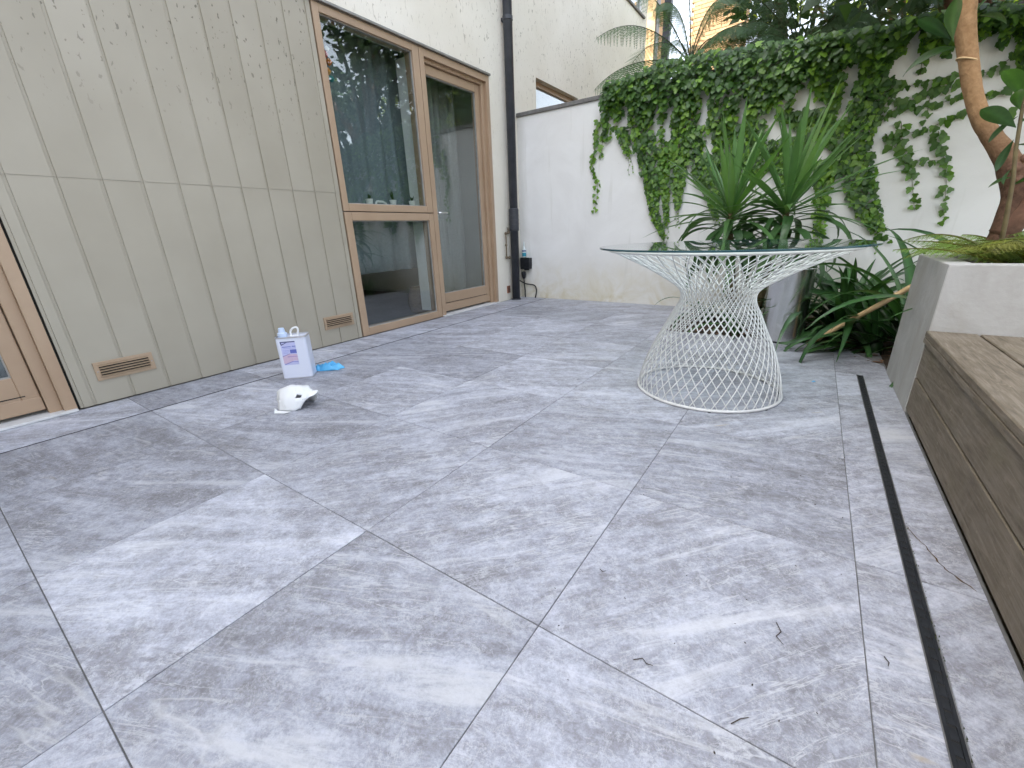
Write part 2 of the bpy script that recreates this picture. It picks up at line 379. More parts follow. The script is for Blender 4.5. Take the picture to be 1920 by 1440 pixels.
M['glass_edge'] = mat_noise('green_glass_edge', (0.014, 0.055, 0.070), (0.03, 0.085, 0.10), 10, 0.12, 0.0)
M['leaf_ivy'] = mat_leaf('ivy_leaf', (0.062, 0.138, 0.028), (0.105, 0.20, 0.042), 0.42, 0.3)
M['leaf_yucca'] = mat_leaf('yucca_leaf', (0.075, 0.170, 0.055), (0.125, 0.24, 0.078), 0.36, 0.22)
M['leaf_strap'] = mat_leaf('strap_leaf', (0.022, 0.066, 0.02), (0.05, 0.115, 0.035), 0.3, 0.15)
M['leaf_fern'] = mat_leaf('fern_leaf', (0.06, 0.115, 0.05), (0.09, 0.155, 0.065), 0.55, 0.35, far=True)
M['leaf_fern_low'] = mat_leaf('golden_fern_leaf', (0.15, 0.21, 0.035), (0.25, 0.30, 0.06), 0.55, 0.3)
M['leaf_broad'] = mat_leaf('broad_leaf', (0.04, 0.10, 0.035), (0.075, 0.16, 0.05), 0.32, 0.22)
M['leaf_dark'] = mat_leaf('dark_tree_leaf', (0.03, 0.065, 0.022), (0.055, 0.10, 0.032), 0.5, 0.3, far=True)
M['leaf_sunny'] = mat_leaf('sunlit_tree_leaf', (0.17, 0.24, 0.035), (0.27, 0.34, 0.06), 0.5, 0.5, far=True)  # sunlit look put into the colour, paler and yellower than the dark leaves
M['stem'] = mat_noise('green_brown_stem', (0.10, 0.075, 0.04), (0.16, 0.13, 0.06), 30, 0.8, 0.3)
M['bark'] = mat_noise('tan_bark', (0.20, 0.115, 0.06), (0.34, 0.22, 0.125), 14, 0.85, 0.6, dist=0.01, detail=7)
M['bark_dark'] = mat_noise('red_brown_bark', (0.07, 0.035, 0.022), (0.17, 0.09, 0.055), 16, 0.85, 0.8, dist=0.012, detail=7)
def mat_bark_mix():
    m, nt, p = base_mat('two_tone_bark', rough=0.85, spec=0.2); L = nt.links
    v = coords(nt); n = noise(nt, v, 42, 7, 0.72, 0.2)
    a = ramp(nt, [(0.3, (0.055, 0.030, 0.020)), (0.7, (0.15, 0.085, 0.055))]); b = ramp(nt, [(0.3, (0.22, 0.125, 0.058)), (0.7, (0.36, 0.225, 0.115))])
    L.new(n, a.inputs[0]); L.new(n, b.inputs[0])
    sx = nt.nodes.new('ShaderNodeSeparateXYZ'); L.new(v, sx.inputs[0])
    f = ramp(nt, [(0.40, 0.0), (0.66, 1.0)]); L.new(math_(nt, 'ADD', sx.outputs[2], math_(nt, 'MULTIPLY', math_(nt, 'SUBTRACT', noise(nt, v, 9, 4), 0.5), 0.3)), f.inputs[0])
    L.new(mixc(nt, f.outputs[0], a.outputs[0], b.outputs[0]), p.inputs['Base Color'])
    bump(nt, p, n, 0.7, 0.008)
    return m
M['bark_mix'] = mat_bark_mix()
M['brick'] = mat_noise('yellow_stock_brick', (0.36, 0.22, 0.115), (0.50, 0.34, 0.19), 5, 0.9, 0.3, per=5.0)
M['brick_red'] = mat_noise('red_brick', (0.28, 0.12, 0.07), (0.40, 0.19, 0.12), 5, 0.9, 0.3, per=5.0)
M['mortar'] = mat_noise('lime_mortar', (0.42, 0.36, 0.27), (0.52, 0.46, 0.36), 20, 0.95, 0.3)
M['bamboo'] = mat_noise('pale_pole_wood', (0.50, 0.34, 0.17), (0.62, 0.45, 0.25), 9, 0.6, 0.2)

# ================================================================== SETTING
struct(MB().add([(-60, -60, -0.06), (60, -60, -0.06), (60, 80, -0.06), (-60, 80, -0.06)], [(0, 1, 2, 3)]).build('ground', M['ground']))

FX = -3.17                                   # face of the house
WY = 4.82                                    # face of the garden wall
XJ = [-2.785, -2.181, -1.577, -0.971, -0.369, 0.222]
YJ = [-1.818, -1.216, -0.614, -0.012, 0.593, 1.197, 1.800, 2.403, 3.006, 3.610, 4.214, WY]
patio = MB().box(FX - 0.02, 0.47, -1.83, 3.60, -0.05, -0.003).box(FX - 0.02, -0.98, 3.6002, WY + 0.01, -0.05, -0.003).build('patio', M['grout'])
struct(patio)
G_ = 0.0012
tile_cache = {}
def tile(x0, x1, y0, y1):
    x0 += G_; x1 -= G_; y0 += G_; y1 -= G_
    key = (round(x1 - x0, 3), round(y1 - y0, 3))
    if key not in tile_cache:
        a, b = (x1 - x0) / 2, (y1 - y0) / 2
        tile_cache[key] = MB().box(-a, a, -b, b, -0.018, 0).mesh('paving_tile', M['tile'], bevel=0.0008)
    return link('paving_tile', tile_cache[key], patio, ((x0 + x1) / 2, (y0 + y1) / 2, random.uniform(-0.0006, 0.0006)))
def tile_poly(poly):
    cx = sum(p[0] for p in poly) / len(poly); cy = sum(p[1] for p in poly) / len(poly)
    return link('paving_tile', MB().prism([(x - cx, y - cy) for x, y in poly], -0.018, 0).mesh('paving_tile', M['tile'], bevel=0.0012), patio, (cx, cy, 0))
DR0, DR1, DRY = 0.322, 0.346, 2.95          # linear drain beside the deck
for j in range(len(YJ) - 1):
    y0, y1 = YJ[j], YJ[j + 1]
    tile(FX + 0.012, XJ[0] - 0.006, y0, y1)                     # strip along the house
    for i in range(len(XJ) - 1):
        if y0 >= 3.6 and XJ[i] > -0.98: continue
        tile(XJ[i] + (0.006 if i == 0 else 0), XJ[i + 1], y0, y1)
    if y1 < 2.5:
        tile(XJ[-1], DR0 - 0.002, y0, y1); tile(DR1 + 0.002, 0.462, y0, y1)
g = G_
tile_poly([(0.222 + g, 2.403 + g), (DR0 - 0.004, 2.403 + g), (DR0 - 0.004, DRY + g), (0.222 + g, DRY + g)])
tile_poly([(DR1 + 0.004, 2.403 + g), (0.462, 2.403 + g), (0.462, DRY + g), (DR1 + 0.004, DRY + g)])
tile_poly([(0.222 + g, DRY + 3 * g), (0.462, DRY + 3 * g), (0.462, 3.20), (0.30, 3.55), (0.222 + g, 3.60)])
# the long crack in the tile beside the drain
def ribbon(name, pts, wid, z, mat, parent):
    mb = MB(); vs = []
    for i, (x, y) in enumerate(pts):
        a = Vector(pts[max(i - 1, 0)]); b = Vector(pts[min(i + 1, len(pts) - 1)]); t = (b - a).normalized()
        ww = wid * random.uniform(0.5, 1.3)
        vs += [(x - t.y * ww, y + t.x * ww, z), (x + t.y * ww, y - t.x * ww, z)]
    mb.add(vs, [(2 * i, 2 * i + 1, 2 * i + 3, 2 * i + 2) for i in range(len(pts) - 1)])
    return mb.build(name, mat, parent)
M['crack'] = mat_noise('rust_brown_crack', (0.03, 0.022, 0.014), (0.16, 0.09, 0.035), 60, 0.9, 0)
cp = []
ck = [(0.352, 1.432), (0.366, 1.385), (0.378, 1.355), (0.394, 1.30), (0.409, 1.268), (0.432, 1.238), (0.455, 1.216)]
for a, b in zip(ck, ck[1:]):
    for k in range(4):
        t = k / 4; cp.append((a[0] + (b[0] - a[0]) * t + random.uniform(-.0025, .0025), a[1] + (b[1] - a[1]) * t + random.uniform(-.0025, .0025)))
ribbon('crack', cp, 0.0017, 0.0012, M['crack'], patio)

# soil bed behind the paving
def soil(name, poly_x0, poly_x1, y0, y1, z, amp, nx=60, ny=34, cut=None):
    mb = MB(); vs = []
    for j in range(ny + 1):
        for i in range(nx + 1):
            x = poly_x0 + (poly_x1 - poly_x0) * i / nx; y = y0 + (y1 - y0) * j / ny
            vs.append((x, y, z + random.uniform(-amp, amp)))
    mb.add(vs, [(j * (nx + 1) + i, j * (nx + 1) + i + 1, (j + 1) * (nx + 1) + i + 1, (j + 1) * (nx + 1) + i) for j in range(ny) for i in range(nx)])
    return mb.build(name, M['soil'], smooth=True)
struct(soil('soil_bed', -0.985, 2.6, 3.02, WY + 0.02, -0.022, 0.012))

# ================================================================== HOUSE
house = thing('house', 'cream rendered house with olive metal cladding and bronze framed glazed doors', 'house', (0, 0, 0))
TH = 0.24
H_TOP = 8.4
wl = MB()
xi = FX - TH
wl.box(xi, FX, -4.0, -0.66, 0, 2.40)                                  # beyond the left door
wl.box(xi, FX, -4.0, 5.27, 2.402, 4.30); wl.box(xi, FX, 5.2702, 6.4498, 2.61, 4.30); wl.box(xi, FX, 6.45, 9.2, 2.402, 4.30)   # over the openings
wl.box(xi, FX, -4.0, 7.55, 4.3002, H_TOP)
wl.box(xi, FX, 9.02, 9.2, 4.3002, 5.8); wl.box(xi, FX, 7.5502, 9.2, 5.8002, H_TOP)
wl.box(xi, FX, 4.288, 5.27, 0, 2.4018); wl.box(xi, FX, 6.45, 9.2, 0, 2.4018)
wl.box(xi, FX, 5.2702, 6.4498, 0, 1.5)
rw = wl.build('rendered_wall', M['render'], house)
bk = MB(); bk.box(-9.2, -9.0, -4.0, 9.2, 0, H_TOP); bk.box(-8.9998, xi - 0.002, 9.0, 9.2, 0, H_TOP); bk.box(-8.9998, xi - 0.002, -4.0, -3.8, 0, H_TOP)
bk.box(-8.9998, xi - 0.002, -3.7998, 8.9998, H_TOP - 0.2, H_TOP)
bk.build('rear_walls', M['render'], house)
MB().box(FX + 0.002, 4.6, -4.0, -3.8, 0, 4.6).build('added_sky_block_wing', M['render'], house)  # unseen wing added behind the camera to cut sky light from there
M['flash'] = mat_noise('zinc_flashing', (0.22, 0.21, 0.19), (0.32, 0.31, 0.29), 10, 0.45, 0.05, metal=0.6)
fl = MB(); fl.box(FX + 0.001, FX + 0.03, -0.66, 4.292, 2.402, 2.420)
fl.build('flashing', M['flash'], house, bevel=0.002)

# cladding: dark backing, then upright planks in two courses
clad = MB().box(xi, FX - 0.022, 0.386, 2.243, 0, 2.401).build('cladding', M['gap'], house)
CJ = [0.396, 0.450] + [0.450 + 0.1739 * k for k in range(1, 11)] + [2.238]
pc = {}
for a, b in zip(CJ, CJ[1:]):
    for z0, z1, dx in ((0.004, 1.1690, 0.0), (1.1695, 2.399, 0.0022)):
        wd = b - a
        key = (round(wd, 3), z0)
        if key not in pc:
            # a plank with its face set forward and a shallow recessed rebate along one edge
            hw, rb, hh = wd / 2, min(0.013, wd / 4), (z1 - z0) / 2
            mb = MB()
            prof = [(-0.020, -hw), (-0.0065, -hw), (-0.0065, -hw + rb), (0.0, -hw + rb + 0.0015), (0.0, hw - 0.0015), (-0.0015, hw), (-0.020, hw)]
            n = len(prof)
            mb.add([(x, y, -hh) for x, y in prof] + [(x, y, hh) for x, y in prof],
                   [(i, (i + 1) % n, n + (i + 1) % n, n + i) for i in range(n)] + [tuple(range(n))[::-1], tuple(range(n, 2 * n))])
            pc[key] = mb.mesh('cladding_plank', M['clad'])
        link('cladding_plank', pc[key], clad, (FX + dx, (a + b) / 2, (z0 + z1) / 2), (0, random.uniform(-.0006, .0006), random.uniform(-.004, .004)))

# vent grilles low on the cladding
M['vent'] = mat_noise('tan_vent_plastic', (0.36, 0.26, 0.17), (0.42, 0.31, 0.21), 8, 0.45, 0.05)
for (ya, yb, lab) in ((0.502, 0.768, None), (1.898, 2.172, None)):
    vg = MB(); x0 = FX + 0.001; x1 = FX + 0.009
    za, zb, fy, fz = 0.131, 0.234, 0.022, 0.018
    vg.box(x0, x1, ya, yb, za, za + fz); vg.box(x0, x1, ya, yb, zb - fz, zb); vg.box(x0, x1, ya, ya + fy, za + fz, zb - fz); vg.box(x0, x1, yb - fy, yb, za + fz, zb - fz)
    vo = vg.build('vent_grille', M['vent'], house, bevel=0.0012)
    MB().box(FX + 0.0005, FX + 0.0015, ya + fy, yb - fy, za + fz, zb - fz).build('shade_backing_sheet', M['gap'], vo)  # dark sheet stands for the shaded hollow behind the slats
    for k in range(5):
        zc = za + fz + 0.004 + k * 0.0145
        sl = MB(); yy0, yy1 = ya + fy - 0.001, yb - fy + 0.001
        sl.add([(FX + 0.003, yy0, zc + 0.0045), (FX + 0.017, yy0, zc + 0.0025), (FX + 0.017, yy0, zc - 0.0015), (FX + 0.003, yy0, zc + 0.001),
                (FX + 0.003, yy1, zc + 0.0045), (FX + 0.017, yy1, zc + 0.0025), (FX + 0.017, yy1, zc - 0.0015), (FX + 0.003, yy1, zc + 0.001)],
               [(0, 1, 5, 4), (1, 2, 6, 5), (2, 3, 7, 6), (3, 0, 4, 7), (0, 3, 2, 1), (4, 5, 6, 7)])
        sl.build('slat', M['vent'], vo)
    for yy in (ya + 0.011, yb - 0.011):
        MB().tube([(x1, yy, (za + zb) / 2), (x1 + 0.002, yy, (za + zb) / 2)], 0.003, 8).build('screw', M['steel'], vo)

def frame_bars(mb, x0, x1, y0, y1, z0, z1, wl_, wr_, wt_, wb_):
    mb.box(x0, x1, y0, y0 + wl_, z0, z1); mb.box(x0, x1, y1 - wr_, y1, z0, z1)
    mb.box(x0, x1, y0 + wl_, y1 - wr_, z1 - wt_, z1); mb.box(x0, x1, y0 + wl_, y1 - wr_, z0, z0 + wb_)
M['seal'] = mat_noise('grey_gasket', (0.30, 0.29, 0.27), (0.40, 0.39, 0.36), 20, 0.6, 0)
def glazing(parent, xf, y0, y1, z0, z1, pane_x):
    MB().box(pane_x - 0.006, pane_x, y0 + 0.004, y1 - 0.004, z0 + 0.004, z1 - 0.004).build('pane', M['glass'], parent)
    sb = MB(); frame_bars(sb, pane_x - 0.012, pane_x + 0.008, y0 - 0.002, y1 + 0.002, z0 - 0.002, z1 + 0.002, 0.008, 0.008, 0.008, 0.008)
    sb.build('glazing_bead', M['seal'], parent)
# tall window, upper and lower light
def window(y0, y1, z0, z1, l, r, t, b, lab=None):
    f = MB(); frame_bars(f, FX - 0.10, FX + 0.006, y0, y1, z0, z1, l, r, t, b)
    o = f.build('window', M['frame'], house, bevel=0.003)
    glazing(o, FX, y0 + l, y1 - r, z0 + t * 0 + b, z1 - t, FX - 0.022)
    return o
window(2.249, 3.262, 1.036, 2.398, 0.052, 0.076, 0.054, 0.058)
window(2.249, 3.262, 0.004, 1.029, 0.066, 0.058, 0.064, 0.066)
# glazed door right of it: frame, leaf set back in it
def glazed_door(y0, y1, handle_y, hand=1):
    f = MB(); z1 = 2.398
    frame_bars(f, FX - 0.14, FX + 0.006, y0, y1, 0.0, z1, 0.056, 0.05, 0.058, 0.001)
    d = f.build('door', M['frame'], house, bevel=0.003)
    st = MB(); frame_bars(st, FX - 0.14, FX - 0.028, y0 + 0.0562, y1 - 0.0502, 0.0012, z1 - 0.0582, 0.004, 0.052, 0.030, 0.012)
    st.build('stop', M['frame'], d, bevel=0.002)
    ly0, ly1, lz0, lz1 = y0 + 0.064, y1 - 0.106, 0.032, z1 - 0.092
    lf = MB(); frame_bars(lf, FX - 0.115, FX - 0.055, ly0, ly1, lz0, lz1, 0.062, 0.066, 0.075, 0.195)
    leaf = lf.build('door_leaf', M['frame'], d, bevel=0.003)
    glazing(leaf, FX, ly0 + 0.062, ly1 - 0.066, lz0 + 0.195, lz1 - 0.075, FX - 0.075)
    MB().box(FX - 0.0552, FX - 0.053, ly0 + 0.05, ly1 - 0.05, 0.122, 0.127).build('panel_groove', M['gap'], leaf)
    MB().box(FX - 0.0552, FX - 0.050, ly0, ly1, lz0 + 0.004, lz0 + 0.075).build('kick_board', M['frame'], leaf, bevel=0.002)
    hm = MB(); s = hand
    hm.box(FX - 0.055, FX - 0.050, handle_y - 0.014, handle_y + 0.014, 0.97, 1.11)
    hm.tube([(FX - 0.052, handle_y, 1.04), (FX - 0.012, handle_y, 1.04), (FX - 0.004, handle_y + 0.008 * s, 1.04), (FX - 0.004, handle_y + 0.11 * s, 1.038)], 0.008, 10)
    hm.build('handle', M['steel'], leaf, smooth=False)
    MB().box(FX - 0.14, FX + 0.035, y0 + 0.002, y1 - 0.002, 0.0014, 0.014).build('threshold', M['alu'], d, bevel=0.002)
    return d
glazed_door(3.266, 4.286, 3.372, 1)
glazed_door(-0.655, 0.384, -0.54, 1)
# side window past the garden wall and the upper window far along
def small_window(y0, y1, z0, z1, mat, dep):
    f = MB(); frame_bars(f, FX - dep - 0.06, FX - dep, y0, y1, z0, z1, 0.06, 0.06, 0.06, 0.06)
    o = f.build('window', mat, house, bevel=0.003)
    glazing(o, FX, y0 + 0.06, y1 - 0.06, z0 + 0.06, z1 - 0.06, FX - dep - 0.025)
    MB().box(FX - dep, FX + 0.03, y0, y1, z0 - 0.03, z0 - 0.001).build('sill', M['coping'], o)
    return o
small_window(5.272, 6.448, 1.532, 2.608, M['frame'], 0.07)
M['white_paint'] = mat_noise('white_window_paint', (0.74, 0.74, 0.72), (0.80, 0.80, 0.79), 10, 0.5, 0.05)
small_window(7.552, 9.018, 4.335, 5.798, M['white_paint'], 0.05)

# ------------------------------------------------------------------ the room behind the glass
M['room'] = mat_noise('room_wall_paint', (0.55, 0.58, 0.54), (0.62, 0.65, 0.61), 2, 0.9, 0)
M['room_floor'] = mat_noise('room_floor', (0.10, 0.105, 0.115), (0.15, 0.155, 0.17), 3, 0.4, 0)
rm = MB(); rm.box(-6.6, xi - 0.004, -0.9, 4.6, -0.02, 0.0); struct(rm.build('room_floor', M['room_floor']))
rb = MB(); rb.box(-6.7, -6.6, -0.9, 4.6, 0.0, 2.5); rb.box(-6.5998, xi - 0.004, 4.5, 4.6, 0.0, 2.5); rb.box(-6.5998, xi - 0.004, -0.9, -0.8, 0.0, 2.5)
rb.box(-6.5998, xi - 0.004, 1.0, 1.1, 0.0, 2.4998)
struct(rb.build('room_wall', M['room']))
struct(MB().box(-6.7, xi - 0.004, -0.9, 4.6, 2.5002, 2.6).build('room_ceiling', M['room']))
M['curtain'] = mat_noise('slate_curtain', (0.15, 0.185, 0.205), (0.21, 0.25, 0.27), 50, 0.9, 0.1)
M['curtain2'] = mat_noise('grey_curtain', (0.20, 0.205, 0.20), (0.27, 0.275, 0.265), 50, 0.9, 0.1)
def curtain(label, x, y0, y1, z0, z1, mat, folds):
    n = folds * 10; nz = 10; vs = []; ph = random.random() * 6
    for k in range(nz + 1):
        z = z0 + (z1 - z0) * k / nz
        for i in range(n + 1):
            t = i / n
            a = math.sin(t * folds * 2 * math.pi + ph) * 0.034 * (0.75 + 0.5 * math.sin(t * 9 + 2)) + 0.010 * math.sin(t * 31 + z * 1.5)
            vs.append((x + a, y0 + (y1 - y0) * t + 0.012 * math.sin(z * 2 + t * 20), z))
    fs = [(k * (n + 1) + i, k * (n + 1) + i + 1, (k + 1) * (n + 1) + i + 1, (k + 1) * (n + 1) + i) for k in range(nz) for i in range(n)]
    o = MB().add(vs, fs).build('curtain', mat, smooth=True)
    md = o.modifiers.new('solid', 'SOLIDIFY'); md.thickness = 0.004
    return tag(o, label, 'curtain')
curtain('slate blue curtain with soft folds behind the tall upper window', -3.53, 2.30, 3.62, 0.50, 2.45, M['curtain'], 7)
curtain('grey curtain gathered behind the glass of the right hand door', -3.54, 3.66, 4.14, 0.02, 2.45, M['curtain2'], 4)
curtain('dark curtain behind the glazed door at the left edge', -3.60, -0.55, 0.30, 0.02, 2.45, M['curtain'], 6)
for yy in (3.205,): MB().box(xi + 0.002, FX - 0.104, yy, yy + 0.05, 0.07, 2.33).build('jamb_lining', M['white_paint'], house)
sill = MB().box(-3.46, -3.285, 2.25, 3.262, 1.052, 1.082).build('inner_sill', M['white_paint'], house, bevel=0.003)
M['pot_white'] = mat_noise('white_glazed_pot', (0.74, 0.74, 0.72), (0.80, 0.80, 0.78), 10, 0.35, 0)
for (y, lab, kind) in ((2.655, 'small white plant pot on the inner sill with a bushy sprig, nearest the cladding', 0), (2.925, 'small white plant pot on the inner sill with upright spiky leaves, middle one', 1), (3.165, 'small white plant pot on the inner sill nearest the glazed door', 2)):
    t = thing('plant_pot', lab, 'plant pot', (-3.345, y, 1.0825), 'plant pots on the inner sill')
    MB().lathe([(0.022, 0.0), (0.031, 0.062), (0.033, 0.064), (0.033, 0.070), (0.029, 0.070), (0.027, 0.058)], 20).build('pot', M['pot_white'], t, smooth=False)
    lf = MB()
    for k in range(16):
        a = random.uniform(0, 6.28); r = random.uniform(0.006, 0.03); h = random.uniform(0.03, 0.075) * (1.3 if kind == 1 else 0.8)
        d = Vector((math.cos(a), math.sin(a), 0)); q = Vector((-d.y, d.x, 0)) * 0.006
        lf.add([Vector((0, 0, 0.06)) - q, Vector((0, 0, 0.06)) + q, d * r * 0.6 + Vector((0, 0, 0.06 + h * 0.6)) + q * 1.3, d * r + Vector((0, 0, 0.06 + h)), d * r * 0.6 + Vector((0, 0, 0.06 + h * 0.6)) - q * 1.3], [(0, 1, 2, 3, 4)])
    lf.build('sprig', M['leaf_dark'], t, colors=True)
tp = MB().tube([(-3.34, 2.72, 1.083), (-3.34, 2.72, 1.125), (-3.34, 2.735, 1.135), (-3.34, 2.80, 1.133), (-3.34, 2.835, 1.118), (-3.34, 2.845, 1.10)], [0.010, 0.010, 0.010, 0.010, 0.009, 0.008], 10).build('white_tube_ornament', M['pot_white'], smooth=True)
tag(tp, 'bent white tube between the pots on the inner sill', 'ornament')
# hanging paper ornament at the top left of the upper pane
orn = thing('hanging_ornament', 'red, orange and teal hanging ornament inside the upper left of the window', 'ornament', (-3.33, 2.43, 2.34))
MB().tube([(0, 0, 0), (0, 0, -0.34)], 0.0012, 5).build('string', M['stem'], orn)
for k, (c, dz, s) in enumerate((((0.75, 0.75, 0.72), -0.14, 0.020), ((0.55, 0.03, 0.03), -0.18, 0.026), ((0.65, 0.16, 0.03), -0.225, 0.026), ((0.65, 0.22, 0.04), -0.29, 0.028), ((0.05, 0.30, 0.32), -0.335, 0.024))):
    mm = mat_noise('ornament_paper', tuple(x * 0.9 for x in c), c, 20, 0.6, 0)
    MB().lathe([(0.001, -s), (s * 0.7, -s * 0.5), (s, 0), (s * 0.6, s * 0.6), (0.001, s)], 14, cap0=False, cap1=False).build('bead', mm, orn, smooth=True).location = (0, 0.012 * (-1) ** k, dz)
# wicker basket and cushion standing inside
M['wicker'] = mat_noise('wicker', (0.16, 0.11, 0.065), (0.30, 0.22, 0.14), 60, 0.8, 0.6)
bs = thing('wicker_basket', 'round brown wicker basket on the floor behind the lower window', 'basket', (-3.60, 3.40, 0.0))
MB().lathe([(0.10, 0), (0.145, 0.08), (0.15, 0.18), (0.12, 0.27), (0.125, 0.285), (0.11, 0.285), (0.138, 0.18), (0.13, 0.08), (0.09, 0.012)], 32).build('body', M['wicker'], bs, smooth=True)
for k in range(10):
    z = 0.02 + k * 0.027; r = 0.102 + 0.05 * math.sin(math.pi * min(1, (z + 0.05) / 0.33))
    MB().tube([(r * math.cos(a * math.pi / 16), r * math.sin(a * math.pi / 16), z + 0.004 * (-1) ** a) for a in range(33)], 0.006, 6).build('weave_ring', M['wicker'], bs)
M['cushion'] = mat_noise('pale_cushion', (0.50, 0.50, 0.48), (0.60, 0.60, 0.58), 12, 0.9, 0.2)
cu = MB()
n = 20; vs = []
for j in range(n + 1):
    for i in range(2 * n):
        a = math.pi * i / n; b = math.pi * j / n
        sx = math.copysign(abs(math.cos(a)) ** 0.5, math.cos(a)); sy = math.copysign(abs(math.sin(a)) ** 0.5, math.sin(a))
        vs.append((-3.72 + 0.17 * sx * math.sin(b), 3.98 + 0.19 * sy * math.sin(b), 0.11 - 0.11 * math.cos(b)))
cu.add(vs, [(j * 2 * n + i, j * 2 * n + (i + 1) % (2 * n), (j + 1) * 2 * n + (i + 1) % (2 * n), (j + 1) * 2 * n + i) for j in range(n) for i in range(2 * n)])
tag(cu.build('cushion', M['cushion'], smooth=True), 'pale floor cushion behind the glazed door', 'cushion')

# ================================================================== GARDEN WALL
gw = thing('garden_wall', 'white painted garden wall at the back, half covered in ivy', 'wall', (0, 0, 0))
MB().box(FX + 0.001, 3.4, WY, WY + 0.215, -0.05, 2.105).build('wall', M['wall'], gw)
xs = FX + 0.003
while xs < 3.35:
    x2 = min(xs + 0.60, 3.4)
    boxo('coping_stone', M['coping'], gw, xs, x2 - 0.004, WY - 0.022, WY + 0.237, 2.106, 2.146, 0.004)
    xs = x2

# ================================================================== RAISED DECK AND PLANTER
deck = thing('deck_step', 'weathered brown hardwood deck step along the right of the patio', 'deck', (0.9, 0.4, 0))
DY0, DY1 = -1.83, 2.428
MB().box(0.486 - 0.9, 2.6 - 0.9, DY0 - 0.4, DY1 - 0.01 - 0.4, 0.0, 0.345).build('frame', M['gap'], deck)
def board(x0, x1, y0, y1, z0, z1): return boxo('board', M['wood'], deck, x0, x1, y0, y1, z0, z1, 0.003)
for z0, z1 in ((0.018, 0.167), (0.173, 0.318)):
    board(0.462, 0.484, DY0, DY1, z0, z1)
boxo('nosing_board', M['wood'], deck, 0.452, 0.606, DY0, DY1, 0.347, 0.375, 0.004)
boxo('nosing_board', M['wood'], deck, 0.452, 0.475, DY0, DY1, 0.324, 0.3465, 0.002)
x = 0.613
while x < 2.5:
    board(x, x + 0.145, DY0, DY1, 0.347, 0.375); x += 0.151

pl = thing('concrete_planter', 'pale concrete planter standing at the end of the deck step', 'planter', (1.4, 2.76, 0))
PX0, PX1, PY0, PY1, PZ = 0.460, 2.6, 2.432, 3.09, 0.645
pm = MB(); q = pl.location
t = 0.085
def ringxy(z, d): return [(PX0 + d - q.x, PY0 + d - q.y, z), (PX1 - d - q.x, PY0 + d - q.y, z), (PX1 - d - q.x, PY1 - d - q.y, z), (PX0 + d - q.x, PY1 - d - q.y, z)]
pm.add(ringxy(-0.02, 0) + ringxy(PZ, 0) + ringxy(PZ, t) + ringxy(PZ - 0.25, t), [(a * 4 + k, a * 4 + (k + 1) % 4, (a + 1) * 4 + (k + 1) % 4, (a + 1) * 4 + k) for a in range(3) for k in range(4)])
link('planter_wall', pm.mesh('planter_wall', M['concrete'], bevel=0.005, seg=2), pl)
so = soil('soil', PX0 + t - q.x, PX1 - q.x, PY0 + t - q.y, PY1 - t - q.y, PZ - 0.035, 0.012, 50, 14); so.parent = pl

# ================================================================== DRAINS
sd = thing('slot_drain', 'thin dark slot drain running along the house', 'drain', (XJ[0], 0, 0))
MB().box(-0.0055, 0.0055, -1.82, WY - 0.01, -0.0029, -0.0022).build('channel', M['gap'], sd)
for s in (-1, 1):
    MB().box(s * 0.0048 - 0.0008, s * 0.0048 + 0.0008, -1.82, WY - 0.01, -0.0021, -0.0006).build('edge_strip', M['pipe'], sd)
ld = thing('linear_drain', 'black slotted linear drain in the paving beside the deck', 'drain', ((DR0 + DR1) / 2, 0.5, 0))
hw = (DR1 - DR0) / 2
MB().box(-hw + 0.001, hw - 0.001, -2.33, DRY - 0.5, -0.0029, -0.0026).build('channel', M['gap'], ld)
for s in (-1, 1):
    MB().box(s * (hw - 0.003) - 0.003, s * (hw - 0.003) + 0.003, -2.33, DRY - 0.5, -0.0025, -0.0006).build('rail', M['black'], ld)
bar_me = MB().box(-hw + 0.0062, hw - 0.0062, -0.0120, 0.0120, -0.0025, -0.0010).mesh('grate_bar', M['black'], bevel=0.0004)
k = 0
while -1.30 + k * 0.0285 < DRY - 0.52:
    link('grate_bar', bar_me, ld, (random.uniform(-.0008, .0008), -1.30 + k * 0.0285, random.uniform(-.0004, .0004)), (random.uniform(-.03, .03), random.uniform(-.03, .03), 0)); k += 1
moss = MB()
for k in range(60):
    y = random.uniform(0.1, 1.0); x = hw + 0.0015 + random.uniform(-0.003, 0.004); s = random.uniform(0.001, 0.003)
    moss.add([(x - s * .5, y - s * 1.6, 0.0008), (x + s * .6, y - s, 0.0008), (x + s * .3, y + s * 1.7, 0.0008), (x, y, 0.0008 + s * 0.5)], [(0, 1, 3), (1, 2, 3), (2, 0, 3)])
M['moss'] = mat_noise('moss', (0.025, 0.035, 0.012), (0.06, 0.07, 0.025), 90, 0.95, 0.2)
mo = moss.build('moss', M['moss'], ld); mo['kind'] = 'stuff'

